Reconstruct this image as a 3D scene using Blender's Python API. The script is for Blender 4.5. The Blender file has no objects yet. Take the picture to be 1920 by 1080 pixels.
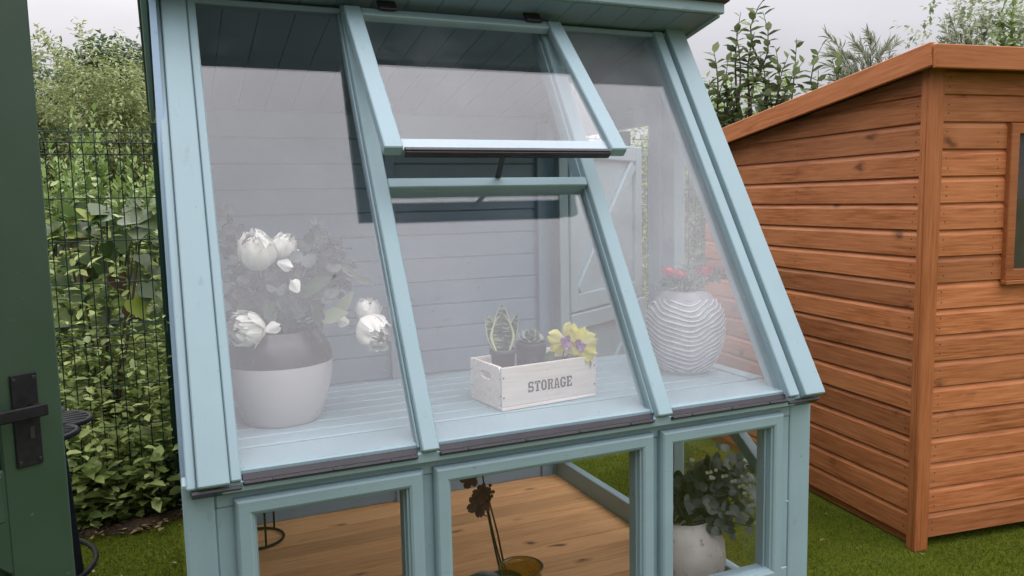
import bpy, bmesh, math, random
import numpy as np
from mathutils import Vector, Matrix, Euler
R = math.radians
scene = bpy.context.scene
col = scene.collection

# ------------------------------------------------------------------ camera
CAM = Vector((-0.00126, -1.91395, 1.5)); FPX = 1490.07
CR = Vector((0.91549715, -0.40180335, -0.02047044))
CU = Vector((0.06251227, 0.09180115, 0.99381324))
CF = Vector((0.39743829, 0.91111284, -0.10916133))
cam = bpy.data.cameras.new('camera'); cam.sensor_width = 36; cam.lens = FPX / 1920 * 36
cam.clip_start = 0.05; cam.clip_end = 500
co = bpy.data.objects.new('camera', cam); col.objects.link(co)
co.matrix_world = Matrix(((CR.x, CU.x, -CF.x, CAM.x), (CR.y, CU.y, -CF.y, CAM.y), (CR.z, CU.z, -CF.z, CAM.z), (0, 0, 0, 1)))
scene.camera = co

# ------------------------------------------------------------------ overcast sky
world = bpy.data.worlds.new('World'); scene.world = world; world.use_nodes = True
nt = world.node_tree; nt.nodes.clear()
N = nt.nodes.new; LK = nt.links.new
out = N('ShaderNodeOutputWorld'); bg = N('ShaderNodeBackground'); LK(bg.outputs[0], out.inputs[0])
sky = N('ShaderNodeTexSky'); sky.sky_type = 'NISHITA'; sky.sun_disc = False
SUN_EL, SUN_AZ = R(42), R(-12)
sky.sun_elevation = SUN_EL; sky.sun_rotation = SUN_AZ; sky.dust_density = 4
tc = N('ShaderNodeTexCoord'); sep = N('ShaderNodeSeparateXYZ'); LK(tc.outputs['Generated'], sep.inputs[0])
def wmath(op, a, b=None):
    n = N('ShaderNodeMath'); n.operation = op
    for i, v in enumerate((a, b)):
        if v is None: continue
        if isinstance(v, (int, float)): n.inputs[i].default_value = v
        else: LK(v, n.inputs[i])
    return n.outputs[0]
zc = wmath('MAXIMUM', sep.outputs[2], 0.0)
cie = wmath('ADD', wmath('MULTIPLY', wmath('POWER', zc, 1.5), 2.6), 0.34)           # overcast luminance: zenith about three times the horizon
cl = N('ShaderNodeTexNoise'); cl.inputs['Scale'].default_value = 2.6; cl.inputs['Detail'].default_value = 5
mp = N('ShaderNodeMapping'); mp.inputs['Scale'].default_value = (1, 1, 2.6); LK(tc.outputs['Generated'], mp.inputs[0]); LK(mp.outputs[0], cl.inputs['Vector'])
cr = N('ShaderNodeMapRange'); cr.inputs[1].default_value = .3; cr.inputs[2].default_value = .7; cr.inputs[3].default_value = .88; cr.inputs[4].default_value = 1.12
LK(cl.outputs['Fac'], cr.inputs[0])
lum = wmath('MULTIPLY', cie, cr.outputs[0])
tint = N('ShaderNodeMixRGB'); tint.blend_type = 'MULTIPLY'; tint.inputs[0].default_value = 1
tint.inputs[1].default_value = (0.985, 0.965, 1.03, 1); LK(lum, tint.inputs[2])
add = N('ShaderNodeMixRGB'); add.blend_type = 'ADD'; add.inputs[0].default_value = 0.006
LK(tint.outputs[0], add.inputs[1]); LK(sky.outputs[0], add.inputs[2]); LK(add.outputs[0], bg.inputs[0])
bg.inputs[1].default_value = 1.0
sun = bpy.data.lights.new('sun', 'SUN'); sun.energy = 0.6; sun.angle = R(20); sun.color = (1, .975, .95)
so = bpy.data.objects.new('sun', sun); col.objects.link(so)
d = Vector((math.sin(SUN_AZ) * math.cos(SUN_EL), math.cos(SUN_AZ) * math.cos(SUN_EL), math.sin(SUN_EL)))
so.rotation_euler = d.to_track_quat('Z', 'Y').to_euler()
scene.view_settings.view_transform = 'Standard'; scene.view_settings.look = 'None'
scene.view_settings.exposure = 0.42; scene.view_settings.gamma = 1.0; scene.view_settings.use_curve_mapping = False
scene.render.engine = 'CYCLES'
scene.cycles.transparent_max_bounces = 16; scene.cycles.max_bounces = 6; scene.cycles.diffuse_bounces = 3; scene.cycles.glossy_bounces = 3

# ------------------------------------------------------------------ helpers
def at(px, py, depth):
    return CAM + (CF + CR * ((px - 960) / FPX) - CU * ((py - 540) / FPX)) * depth
def onz(px, py, z):
    v = CF + CR * ((px - 960) / FPX) - CU * ((py - 540) / FPX)
    return CAM + v * ((z - CAM.z) / v.z)
def wm(o):
    m = o.matrix_parent_inverse @ o.matrix_basis
    return wm(o.parent) @ m if o.parent else o.matrix_basis.copy()
def tag(o, label=None, cat=None, group=None, kind=None):
    for k, v in (('label', label), ('category', cat), ('group', group), ('kind', kind)):
        if v: o[k] = v
    return o
def thing(name, loc, label, cat, group=None, rz=0):
    o = bpy.data.objects.new(name, None); col.objects.link(o); o.location = loc; o.rotation_euler = (0, 0, rz)
    o.empty_display_size = .1
    return tag(o, label, cat, group)
def link(name, me, mat=None, parent=None, matrix=None):
    o = bpy.data.objects.new(name, me); col.objects.link(o)
    if mat is not None and len(me.materials) == 0: me.materials.append(mat)
    if parent is not None:
        o.parent = parent; o.matrix_parent_inverse = wm(parent).inverted()
    if matrix is not None: o.matrix_basis = matrix
    return o
def mesh(name, verts, faces, smooth=False):
    me = bpy.data.meshes.new(name); me.from_pydata([tuple(v) for v in verts], [], faces); me.update()
    if smooth: me.polygons.foreach_set('use_smooth', [True] * len(me.polygons))
    return me
_bx = {}
def boxmesh(sx, sy, sz, b=.003, mat=None):
    k = (round(sx, 4), round(sy, 4), round(sz, 4), b, mat.name if mat else '')
    if k not in _bx:
        bm = bmesh.new(); bmesh.ops.create_cube(bm, size=1)
        for v in bm.verts: v.co = Vector((v.co.x * sx, v.co.y * sy, v.co.z * sz))
        if b > 0: bmesh.ops.bevel(bm, geom=list(bm.edges), offset=min(b, min(sx, sy, sz) * .3), segments=2 if b > .004 else 1, profile=.6, affect='EDGES')
        me = bpy.data.meshes.new('box'); bm.to_mesh(me); bm.free(); _bx[k] = me
        if mat: me.materials.append(mat)
    return _bx[k]
I3 = (Vector((1, 0, 0)), Vector((0, 1, 0)), Vector((0, 0, 1)))
def frame(o, ax):
    return Matrix(((ax[0].x, ax[1].x, ax[2].x, o.x), (ax[0].y, ax[1].y, ax[2].y, o.y), (ax[0].z, ax[1].z, ax[2].z, o.z), (0, 0, 0, 1)))
def box(name, lo, hi, mat, parent, b=.003, org=Vector((0, 0, 0)), ax=I3, grain='x', rot=0):
    """box given in the frame (org, ax); grain = axis the wood runs along (becomes local x)"""
    c = [(lo[i] + hi[i]) / 2 for i in range(3)]; s = [abs(hi[i] - lo[i]) for i in range(3)]
    p = {'x': (0, 1, 2), 'y': (1, 2, 0), 'z': (2, 0, 1)}[grain]
    o = org + ax[0] * c[0] + ax[1] * c[1] + ax[2] * c[2]
    m = frame(o, (ax[p[0]], ax[p[1]], ax[p[2]]))
    if rot: m = m @ Matrix.Rotation(rot, 4, 'Y')
    return link(name, boxmesh(s[p[0]], s[p[1]], s[p[2]], b, mat), mat, parent, m)
def tube_data(path, rad, n=8, cap=True):
    path = [Vector(p) for p in path]; V = []; F = []
    if not hasattr(rad, '__len__'): rad = [rad] * len(path)
    t0 = (path[1] - path[0]).normalized(); ref = Vector((0, 0, 1)) if abs(t0.z) < .9 else Vector((1, 0, 0))
    nx = t0.cross(ref).normalized()
    for i, p in enumerate(path):
        t = (path[min(i + 1, len(path) - 1)] - path[max(i - 1, 0)]).normalized()
        nx = (nx - t * nx.dot(t)).normalized(); ny = t.cross(nx)
        for k in range(n):
            a = 2 * math.pi * k / n; V.append(p + (nx * math.cos(a) + ny * math.sin(a)) * rad[i])
    for i in range(len(path) - 1):
        for k in range(n):
            F.append((i * n + k, i * n + (k + 1) % n, (i + 1) * n + (k + 1) % n, (i + 1) * n + k))
    if cap: F.append(tuple(range(n))[::-1]); F.append(tuple((len(path) - 1) * n + k for k in range(n)))
    return V, F
class MB:
    def __init__(s): s.v = []; s.f = []
    def add(s, V, F):
        o = len(s.v); s.v += [Vector(v) for v in V]; s.f += [tuple(i + o for i in f) for f in F]; return s
    def tube(s, path, rad, n=8, cap=True): return s.add(*tube_data(path, rad, n, cap))
    def box(s, lo, hi):
        x0, y0, z0 = lo; x1, y1, z1 = hi
        return s.add([(x0, y0, z0), (x1, y0, z0), (x1, y1, z0), (x0, y1, z0), (x0, y0, z1), (x1, y0, z1), (x1, y1, z1), (x0, y1, z1)],
                     [(0, 3, 2, 1), (4, 5, 6, 7), (0, 1, 5, 4), (1, 2, 6, 5), (2, 3, 7, 6), (3, 0, 4, 7)])
    def build(s, name, mat, parent=None, smooth=False, matrix=None):
        return link(name, mesh(name, s.v, s.f, smooth), mat, parent, matrix)
def lathe(prof, n=48, fn=None, closed=False):
    V = []; F = []
    for i, (r, z) in enumerate(prof):
        for k in range(n):
            a = 2 * math.pi * k / n; rr = r + (fn(a, z, r) if fn else 0); V.append((rr * math.cos(a), rr * math.sin(a), z))
    for i in range(len(prof) - 1):
        for k in range(n): F.append((i * n + k, i * n + (k + 1) % n, (i + 1) * n + (k + 1) % n, (i + 1) * n + k))
    F.append(tuple(range(n))[::-1])
    if closed: F.append(tuple((len(prof) - 1) * n + k for k in range(n)))
    return V, F
def ring_frame(x0, x1, z0, z1, prof):
    """mitred frame in a local x-z plane; prof = (inset, height towards -y)"""
    V = []; F = []; n = len(prof)
    for (cx, cz, sx, sz) in ((x0, z0, 1, 1), (x1, z0, -1, 1), (x1, z1, -1, -1), (x0, z1, 1, -1)):
        for u, h in prof: V.append((cx + sx * u, -h, cz + sz * u))
    for c in range(4):
        d2 = (c + 1) % 4
        for i in range(n):
            j = (i + 1) % n; F.append((c * n + i, c * n + j, d2 * n + j, d2 * n + i))
    return V, F

# ------------------------------------------------------------------ materials
def newmat(name):
    m = bpy.data.materials.new(name); m.use_nodes = True; t = m.node_tree
    return m, t, t.nodes['Principled BSDF'], t.nodes.new, t.links.new
def noise(new, lk, scale, vec=None, detail=4, rough=.55, mapscale=None, loc=None, coord='Object'):
    n = new('ShaderNodeTexNoise'); n.inputs['Scale'].default_value = scale; n.inputs['Detail'].default_value = detail; n.inputs['Roughness'].default_value = rough
    c = new('ShaderNodeTexCoord'); m = new('ShaderNodeMapping'); lk(c.outputs[coord], m.inputs[0])
    if mapscale: m.inputs['Scale'].default_value = mapscale
    oi = new('ShaderNodeObjectInfo'); mu = new('ShaderNodeVectorMath'); mu.operation = 'SCALE'; mu.inputs[0].default_value = (37.1, 17.7, 53.3)
    lk(oi.outputs['Random'], mu.inputs['Scale']); lk(mu.outputs[0], m.inputs['Location'])
    lk(m.outputs[0], n.inputs['Vector']); return n.outputs['Fac']
def ramp(new, lk, fac, stops):
    r = new('ShaderNodeValToRGB'); e = r.color_ramp.elements
    while len(e) < len(stops): e.new(.5)
    for i, (p, c) in enumerate(stops): e[i].position = p; e[i].color = (*c, 1) if len(c) == 3 else c
    lk(fac, r.inputs[0]); return r.outputs[0]
def mixc(new, lk, fac, a, b, mode='MIX'):
    m = new('ShaderNodeMixRGB'); m.blend_type = mode
    for i, v in ((0, fac), (1, a), (2, b)):
        if isinstance(v, (int, float)): m.inputs[i].default_value = v
        elif isinstance(v, tuple): m.inputs[i].default_value = (*v, 1) if len(v) == 3 else v
        else: lk(v, m.inputs[i])
    return m.outputs[0]
def bump(new, lk, b, h, strength=.2, dist=.002):
    n = new('ShaderNodeBump'); n.inputs['Strength'].default_value = strength; n.inputs['Distance'].default_value = dist
    lk(h, n.inputs['Height']); lk(n.outputs[0], b.inputs['Normal'])
def plain(name, c, rough=.5, var=.15, scale=30, metal=0, bmp=.0, spec=.5, trans=0):
    m, t, b, new, lk = newmat(name)
    f = noise(new, lk, scale)
    lk(ramp(new, lk, f, [(.3, tuple(x * (1 - var) for x in c)), (.7, tuple(min(1, x * (1 + var)) for x in c))]), b.inputs['Base Color'])
    b.inputs['Roughness'].default_value = rough; b.inputs['Metallic'].default_value = metal; b.inputs['Specular IOR Level'].default_value = spec
    if bmp: bump(new, lk, b, f, bmp, .003)
    return m
def paint(name, c, rough=.45, dirt=(.16, .2, .2), grainamt=.45):
    m, t, b, new, lk = newmat(name)
    g = noise(new, lk, 9, mapscale=(1.2, 22, 22), detail=6, rough=.6)
    p = noise(new, lk, 6, detail=5)
    s = noise(new, lk, 55, detail=2)
    c1 = ramp(new, lk, p, [(.3, tuple(x * .94 for x in c)), (.7, tuple(min(1, x * 1.05) for x in c))])
    c2 = mixc(new, lk, ramp(new, lk, g, [(.62, (0, 0, 0)), (.8, (.36, .36, .36))]), c1, tuple(x * .7 for x in c))
    c3 = mixc(new, lk, ramp(new, lk, s, [(.71, (0, 0, 0)), (.77, (.55, .55, .55))]), c2, dirt)
    s2 = noise(new, lk, 17, detail=3, mapscale=(.7, 1.6, 1.6))
    c3 = mixc(new, lk, ramp(new, lk, s2, [(.66, (0, 0, 0)), (.76, (.38, .38, .38))]), c3, tuple(x * .45 + y * .3 for x, y in zip(c, dirt)))
    lk(c3, b.inputs['Base Color'])
    lk(ramp(new, lk, p, [(.3, (rough - .06,) * 3), (.7, (rough + .1,) * 3)]), b.inputs['Roughness'])
    bump(new, lk, b, g, grainamt, .0012); return m
def wood(name, dark, mid, light, rough=.5, knot=(.05, .02, .01), kscale=(2.6, 9, 9), bstr=.25, knotamt=.75):
    m, t, b, new, lk = newmat(name)
    g = noise(new, lk, 7, mapscale=(.8, 16, 16), detail=7, rough=.62)
    w = noise(new, lk, 2.2, mapscale=(1, 3, 3), detail=4)
    oi = new('ShaderNodeObjectInfo')
    c1 = ramp(new, lk, g, [(.32, dark), (.5, mid), (.70, light)])
    c2 = mixc(new, lk, ramp(new, lk, w, [(.35, (0, 0, 0)), (.7, (.6, .6, .6))]), c1, light)
    hv = new('ShaderNodeMapRange'); hv.inputs[3].default_value = .76; hv.inputs[4].default_value = 1.2; lk(oi.outputs['Random'], hv.inputs[0])
    hs = new('ShaderNodeHueSaturation'); lk(c2, hs.inputs['Color']); lk(hv.outputs[0], hs.inputs['Value'])
    v = new('ShaderNodeTexVoronoi'); v.inputs['Scale'].default_value = 1; v.inputs['Randomness'].default_value = 1
    c = new('ShaderNodeTexCoord'); mp = new('ShaderNodeMapping'); mp.inputs['Scale'].default_value = kscale; lk(c.outputs['Object'], mp.inputs[0])
    mu = new('ShaderNodeVectorMath'); mu.operation = 'SCALE'; mu.inputs[0].default_value = (91.1, 27.7, 63.3); lk(oi.outputs['Random'], mu.inputs['Scale']); lk(mu.outputs[0], mp.inputs['Location'])
    nz = new('ShaderNodeTexNoise'); nz.inputs['Scale'].default_value = 3; lk(mp.outputs[0], nz.inputs['Vector'])
    av = new('ShaderNodeVectorMath'); av.operation = 'MULTIPLY_ADD'; av.inputs[1].default_value = (.35, .35, .35); lk(nz.outputs['Color'], av.inputs[0]); lk(mp.outputs[0], av.inputs[2]); lk(av.outputs[0], v.inputs['Vector'])
    kf = ramp(new, lk, v.outputs['Distance'], [(.06, (knotamt,) * 3), (.11, (knotamt * .4,) * 3), (.19, (0, 0, 0))])
    lk(mixc(new, lk, kf, hs.outputs[0], knot), b.inputs['Base Color'])
    b.inputs['Specular IOR Level'].default_value = .2; b.inputs['Roughness'].default_value = rough; bump(new, lk, b, g, bstr, .0015); return m
def glass_mat(name, f0=.045, film=.0, tint=(1, 1, 1), film_scale=3, film_lo=.45, film_hi=.8):
    m, t, b, new, lk = newmat(name); t.nodes.remove(b)
    o = t.nodes['Material Output']
    lw = new('ShaderNodeLayerWeight'); lw.inputs['Blend'].default_value = .5
    pw = new('ShaderNodeMath'); pw.operation = 'POWER'; pw.inputs[1].default_value = 5; lk(lw.outputs['Facing'], pw.inputs[0])
    ma = new('ShaderNodeMath'); ma.operation = 'MULTIPLY_ADD'; ma.inputs[1].default_value = 1 - f0; ma.inputs[2].default_value = f0; lk(pw.outputs[0], ma.inputs[0])
    tr = new('ShaderNodeBsdfTransparent'); tr.inputs[0].default_value = (*tint, 1)
    gl = new('ShaderNodeBsdfGlossy'); gl.inputs['Roughness'].default_value = 0.0
    last = tr.outputs[0]
    if film:
        f = noise(new, lk, film_scale, detail=5)
        fr = ramp(new, lk, f, [(film_lo, (0, 0, 0)), (film_hi, (film,) * 3)])
        vo = new('ShaderNodeTexVoronoi'); vo.inputs['Scale'].default_value = 34; vtc = new('ShaderNodeTexCoord'); lk(vtc.outputs['Object'], vo.inputs['Vector'])
        near_ = new('ShaderNodeMath'); near_.operation = 'LESS_THAN'; near_.inputs[1].default_value = .085; lk(vo.outputs['Distance'], near_.inputs[0])
        vs = new('ShaderNodeSeparateColor'); lk(vo.outputs['Color'], vs.inputs[0]); few = new('ShaderNodeMath'); few.operation = 'GREATER_THAN'; few.inputs[1].default_value = .78; lk(vs.outputs[0], few.inputs[0])
        sp_ = new('ShaderNodeMath'); sp_.operation = 'MULTIPLY'; lk(near_.outputs[0], sp_.inputs[0]); lk(few.outputs[0], sp_.inputs[1])
        sp2 = new('ShaderNodeMath'); sp2.operation = 'MULTIPLY_ADD'; sp2.inputs[1].default_value = .28; lk(sp_.outputs[0], sp2.inputs[0]); lk(fr, sp2.inputs[2]); fr = sp2.outputs[0]
        df = new('ShaderNodeBsdfDiffuse'); df.inputs[0].default_value = (.8, .8, .82, 1)
        tl = new('ShaderNodeBsdfTranslucent'); tl.inputs[0].default_value = (.8, .8, .82, 1)
        ms = new('ShaderNodeMixShader'); ms.inputs[0].default_value = .5; lk(df.outputs[0], ms.inputs[1]); lk(tl.outputs[0], ms.inputs[2])
        m1 = new('ShaderNodeMixShader'); lk(fr, m1.inputs[0]); lk(last, m1.inputs[1]); lk(ms.outputs[0], m1.inputs[2]); last = m1.outputs[0]
    m2 = new('ShaderNodeMixShader'); lk(ma.outputs[0], m2.inputs[0]); lk(last, m2.inputs[1]); lk(gl.outputs[0], m2.inputs[2]); lk(m2.outputs[0], o.inputs[0])
    return m
def leafmat(name, stops, trans=.3, rough=.45, spec=.4, vein=False):
    m, t, b, new, lk = newmat(name)
    ge = new('ShaderNodeNewGeometry'); o = t.nodes['Material Output']
    oi = new('ShaderNodeObjectInfo'); ad = new('ShaderNodeMath'); ad.operation = 'ADD'; lk(ge.outputs['Random Per Island'], ad.inputs[0]); lk(oi.outputs['Random'], ad.inputs[1])
    fr = new('ShaderNodeMath'); fr.operation = 'FRACT'; lk(ad.outputs[0], fr.inputs[0])
    c = ramp(new, lk, fr.outputs[0], stops)
    n = noise(new, lk, 40, detail=3); c = mixc(new, lk, .35, c, ramp(new, lk, n, [(.3, (.35, .35, .35)), (.7, (.75, .75, .75))]), 'OVERLAY')
    lk(c, b.inputs['Base Color']); b.inputs['Roughness'].default_value = rough; b.inputs['Specular IOR Level'].default_value = spec
    tl = new('ShaderNodeBsdfTranslucent'); lk(c, tl.inputs[0]); ms = new('ShaderNodeMixShader'); ms.inputs[0].default_value = trans
    lk(b.outputs[0], ms.inputs[1]); lk(tl.outputs[0], ms.inputs[2]); lk(ms.outputs[0], o.inputs[0]); return m
BLUE = (.262, .368, .398)
M = {}
M['blue'] = paint('duck_egg_paint', BLUE)
M['blue_in'] = paint('duck_egg_paint_boards', (.235, .335, .43), rough=.5)
M['ceil'] = paint('shaded_ceiling_paint', (.20, .28, .355), rough=.5)  # darker copy of the board paint, eave shade put into the colour
M['brown'] = wood('stained_shiplap', (.22, .069, .021), (.375, .126, .043), (.51, .205, .083), rough=.55, knot=(.085, .027, .012), kscale=(4.2, 6.5, 6.5), bstr=.4, knotamt=.75)
M['trim'] = wood('stained_trim', (.245, .076, .023), (.37, .122, .040), (.46, .172, .064), rough=.48, knot=(.09, .03, .012), kscale=(1.6, 12, 12), knotamt=.5)
M['pine'] = wood('pine_floor', (.56, .25, .095), (.74, .38, .165), (.84, .48, .235), rough=.5, knot=(.10, .036, .014), kscale=(3.6, 8, 8), bstr=.1, knotamt=.9)
M['glass'] = glass_mat('roof_glazing', .058, film=.06, film_lo=.52)
M['glass_mist'] = glass_mat('misted_glazing', .056, film=.24, film_scale=2.1, film_lo=.34, film_hi=.74)
M['glass_low'] = glass_mat('window_glass', .035)
M['black'] = plain('black_plastic', (.022, .018, .022), .35, .3, 20)
M['iron'] = plain('black_cast_iron', (.009, .009, .010), .6, .4, 60, bmp=.2, spec=.25)
M['green'] = paint('dark_green_paint', (.030, .060, .036), rough=.38, dirt=(.12, .14, .12), grainamt=.15)
M['fence'] = plain('green_coated_wire', (.006, .026, .016), .55, .2, 10, spec=.25)

# ------------------------------------------------------------------ ground
def ground_mat():
    m, t, b, new, lk = newmat('artificial_turf')
    f1 = noise(new, lk, 1.4, detail=4); f2 = noise(new, lk, 90, detail=5, rough=.7)
    c1 = ramp(new, lk, f1, [(.3, (.062, .082, .005)), (.7, (.100, .125, .011))])
    lk(mixc(new, lk, .8, c1, ramp(new, lk, f2, [(.3, (.2, .2, .2)), (.72, (.85, .85, .85))]), 'OVERLAY'), b.inputs['Base Color'])
    b.inputs['Roughness'].default_value = .9; b.inputs['Specular IOR Level'].default_value = .1; bump(new, lk, b, f2, .9, .012); return m
M['turf'] = ground_mat()
g = link('ground', mesh('ground', [(-120, -120, 0), (120, -120, 0), (120, 140, 0), (-120, 140, 0)], [(0, 1, 2, 3)]), M['turf']); tag(g, kind='structure')

# ------------------------------------------------------------------ potting shed
HB = .895                                             # bench height
W, D = 1.86, 1.763
G0 = Vector((0, -.02, .8696)); GD = Vector((0, .51542, .85694)); GN = Vector((0, -.85694, .51542))
GA = (I3[0], GD, GN)
shed = thing('potting_shed', (.93, .9, 0), 'pale blue wooden potting shed with sloping glazed front and open vent', 'potting shed')
def gb(name, x, s, off, mat=None, parent=None, b=.003, grain='y'):
    return box(name, (x[0], s[0], off[0]), (x[1], s[1], off[1]), mat or M['blue'], parent or shed, b, G0, GA, grain)
def sb(name, lo, hi, mat=None, parent=None, b=.003, grain='x'):
    return box(name, lo, hi, mat or M['blue'], parent or shed, b, grain=grain)
# floor
fl = sb('floor_base', (.02, .02, .012), (W - .02, D + .03, .042), M['pine'])
y = .03; k = 0
random.seed(4)
while y < D - .01:
    w = .118; y1 = min(y + w, D + .005)
    sb('floor_plank', (.04, y + .0014, .044), (W - .042, y1 - .0014, .0605 + random.uniform(0, .0008)), M['pine'], fl, .0015); y += w
# corner posts
for x0, x1 in ((0, .07), (1.792, 1.878)): sb('corner_post', (x0, 0.0, .0), (x1, .07, .872 if x0 else .868), b=.008, grain='z')
for x0, x1 in ((.0, .06), (1.80, 1.86)): sb('back_post', (x0, D - .03, 0), (x1, D + .03, 1.9), grain='z')
# lower front: stiles, rails, three windows
for x0, x1 in ((.07, .16), (.52, .648), (1.218, 1.34), (1.695, 1.792)): sb('front_stile', (x0, .004, .30), (x1, .045, .80), grain='z')
sb('front_rail', (.07, .0, .80), (1.792, .05, .866), b=.004); sb('front_rail', (.07, .0, .12), (1.792, .05, .30), b=.004)
sb('skirting_board', (.07, -.012, .02), (1.792, .045, .118))
sb('sill_batten', (.083, -.034, .843), (1.782, -.001, .872), b=.004)
FP = [(0, 0), (0, .013), (.004, .021), (.009, .0245), (.033, .0245), (.039, .021), (.041, .014), (.045, .012), (.045, -.035), (0.01, -.035)]
for x0, x1 in ((.110, .569), (.597, 1.266), (1.291, 1.749)):
    V, F = ring_frame(x0, x1, .27, .822, FP)
    w = MB().add(V, F).build('window_frame', M['blue'], shed)
    box('window_pane', (x0 + .04, .004, .31), (x1 - .04, .008, .782), M['glass_low'], w, 0)
# sloping front
SI = sb('sill_board', (.06, -.015, .868), (1.80, .145, .892), b=.004)
gb('rafter', (.016, .125), (-.012, 1.46), (-.06, .010)); gb('cover_board', (.033, .102), (-.014, 1.46), (.0102, .034)); gb('edge_strip', (.010, .031), (-.012, 1.46), (.0104, .020)); gb('glazing_bead', (.104, .128), (-.008, 1.45), (.0102, .026))
gb('rafter', (1.748, 1.868), (-.012, 1.46), (-.06, .010)); gb('cover_board', (1.800, 1.880), (-.012, 1.46), (.0102, .040)); gb('glazing_bead', (1.746, 1.786), (-.006, 1.45), (.0102, .030))
for x0, x1 in ((.560, .604), (1.262, 1.310)):
    gb('glazing_bar', (x0, x1), (-.006, 1.455), (-.05, .034), b=.003)
    gb('glazing_bead', (x0 - .006, x0 - .0005), (.01, 1.45), (-.012, .012), b=.002)
gb('cross_bar', (.6045, 1.2615), (.770, .802), (-.03, .032), grain='x')
gb('glass_pane', (.1285, .553), (.012, 1.45), (-.004, 0), M['glass'], b=0)
gb('glass_pane', (.6045, 1.2555), (.012, .769), (-.004, 0), M['glass'], b=0)
gb('glass_pane', (1.3105, 1.7455), (.012, 1.45), (-.004, 0), M['glass_mist'], b=0)
for x0, x1 in ((.1295, .552), (.6055, 1.2545), (1.3115, 1.745)):
    s = gb('glazing_strip', (x0, x1), (-.008, .010), (-.002, .012), M['black'], b=.002, grain='x')
    gb('drip_lip', (x0 + .002, x1 - .002), (-.018, -.009), (.002, .020), M['black'], s, .002, 'x')
    n = 4 if x1 - x0 > .5 else 3
    for q in range(n):
        xc = x0 + (x1 - x0) * (q + .5) / n
        gb('screw_head', (xc - .0035, xc + .0035), (-.017, -.010), (.0202, .023), M['black'], s, .002, 'x')
gb('flashing', (.02, .128), (-.024, -.015), (-.03, .012), M['black'], b=.001, grain='x'); gb('flashing', (1.75, 1.875), (-.024, -.015), (-.03, .012), M['black'], b=.001, grain='x')
# roof: header, fascia, bargeboards, ceiling planks
TP = .205
RA = (I3[0], Vector((0, 1, -TP)).normalized(), Vector((0, TP, 1)).normalized()); R0 = Vector((0, .5236, 2.168))
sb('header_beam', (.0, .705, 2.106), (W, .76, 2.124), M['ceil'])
RL = 1.42
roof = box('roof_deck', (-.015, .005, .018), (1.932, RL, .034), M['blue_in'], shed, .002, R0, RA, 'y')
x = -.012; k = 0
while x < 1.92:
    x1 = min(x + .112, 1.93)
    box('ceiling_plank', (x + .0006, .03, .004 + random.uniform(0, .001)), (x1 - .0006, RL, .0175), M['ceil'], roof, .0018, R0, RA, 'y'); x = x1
box('roof_felt', (-.03, -.03, .0345), (1.945, RL + .02, .042), M['black'], roof, .002, R0, RA, 'y')
sb('fascia', (-.022, .5236, 2.166), (1.938, .546, 2.30), b=.004)
for x0, x1 in ((-.022, -.002), (1.916, 1.938)): box('bargeboard', (x0, .026, -.004), (x1, RL, .10), M['blue'], shed, .003, R0, RA, 'y')
def ceil(yy): return 2.168 - TP * (yy - .5236)
# back wall planks
bw = sb('back_wall', (.02, D + .006, .05), (W - .01, D + .03, 1.93), M['blue_in'])
z = 1.457 - .113 * 13; 
while z < 1.9:
    z0 = max(z, .05); z1 = min(z + .113, 1.925)
    sb('wall_plank', (.03, D - .012, z0 + .0015), (W - .05, D + .0055, z1 - .0015), M['blue_in'], bw, .004); z += .113
sb('wall_stud', (.952, D - .05, .06), (.998, D - .0125, 1.88), M['blue_in'], grain='z')
sb('corner_board', (1.735, D - .045, .06), (1.80, D - .0125, 1.88), M['blue_in'], grain='z')
sb('skirting_board', (.04, D - .03, .0615), (1.735, D - .0125, .13), M['blue_in'])
# left wall
lw = sb('left_wall', (.002, .075, .05), (.02, D - .03, .86), M['blue_in'], grain='y')
lw2 = MB().add([(.002, .075, .862), (.002, D - .03, .862), (.002, D - .03, 1.92), (.002, .66, 2.13), (.02, .075, .862), (.02, D - .03, .862), (.02, D - .03, 1.92), (.02, .66, 2.13)],
               [(0, 3, 2, 1), (4, 5, 6, 7), (0, 1, 5, 4), (1, 2, 6, 5), (2, 3, 7, 6), (3, 0, 4, 7)]).build('gable_panel', M['blue_in'], shed)
# right wall: sill, jamb, header, gable panel, side window, back post
RX0, RX1 = 1.818, 1.858
sb('wall_sill', (RX0, .07, .05), (RX1, D - .03, .15), grain='y')
sb('door_jamb', (RX0 - .012, .745, .151), (RX1 + .008, .832, 1.99), grain='z'); sb('door_jamb', (RX0 - .005, .655, .151), (RX1, .743, 2.0), grain='z'); sb('jamb_bead', (RX0 - .02, .640, .151), (RX1 - .01, .654, 1.99), grain='z')
sb('door_jamb', (RX0 - .01, 1.625, .151), (RX1, 1.685, 1.93), grain='z')
sb('door_header', (RX0, .8325, 1.795), (RX1, 1.6245, 1.86), grain='y')
MB().add([(RX0 + .01, .8325, 1.861), (RX0 + .01, D - .03, 1.861), (RX0 + .01, D - .03, ceil(D - .03)), (RX0 + .01, .8325, ceil(.8325)), (RX1 - .005, .8325, 1.861), (RX1 - .005, D - .03, 1.861), (RX1 - .005, D - .03, ceil(D - .03)), (RX1 - .005, .8325, ceil(.8325))],
         [(0, 3, 2, 1), (4, 5, 6, 7), (0, 1, 5, 4), (1, 2, 6, 5), (2, 3, 7, 6), (3, 0, 4, 7)]).build('gable_panel', M['blue'], shed)
sb('side_rail', (RX0, .0705, .80), (RX1, .64, .862), grain='y')
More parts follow.
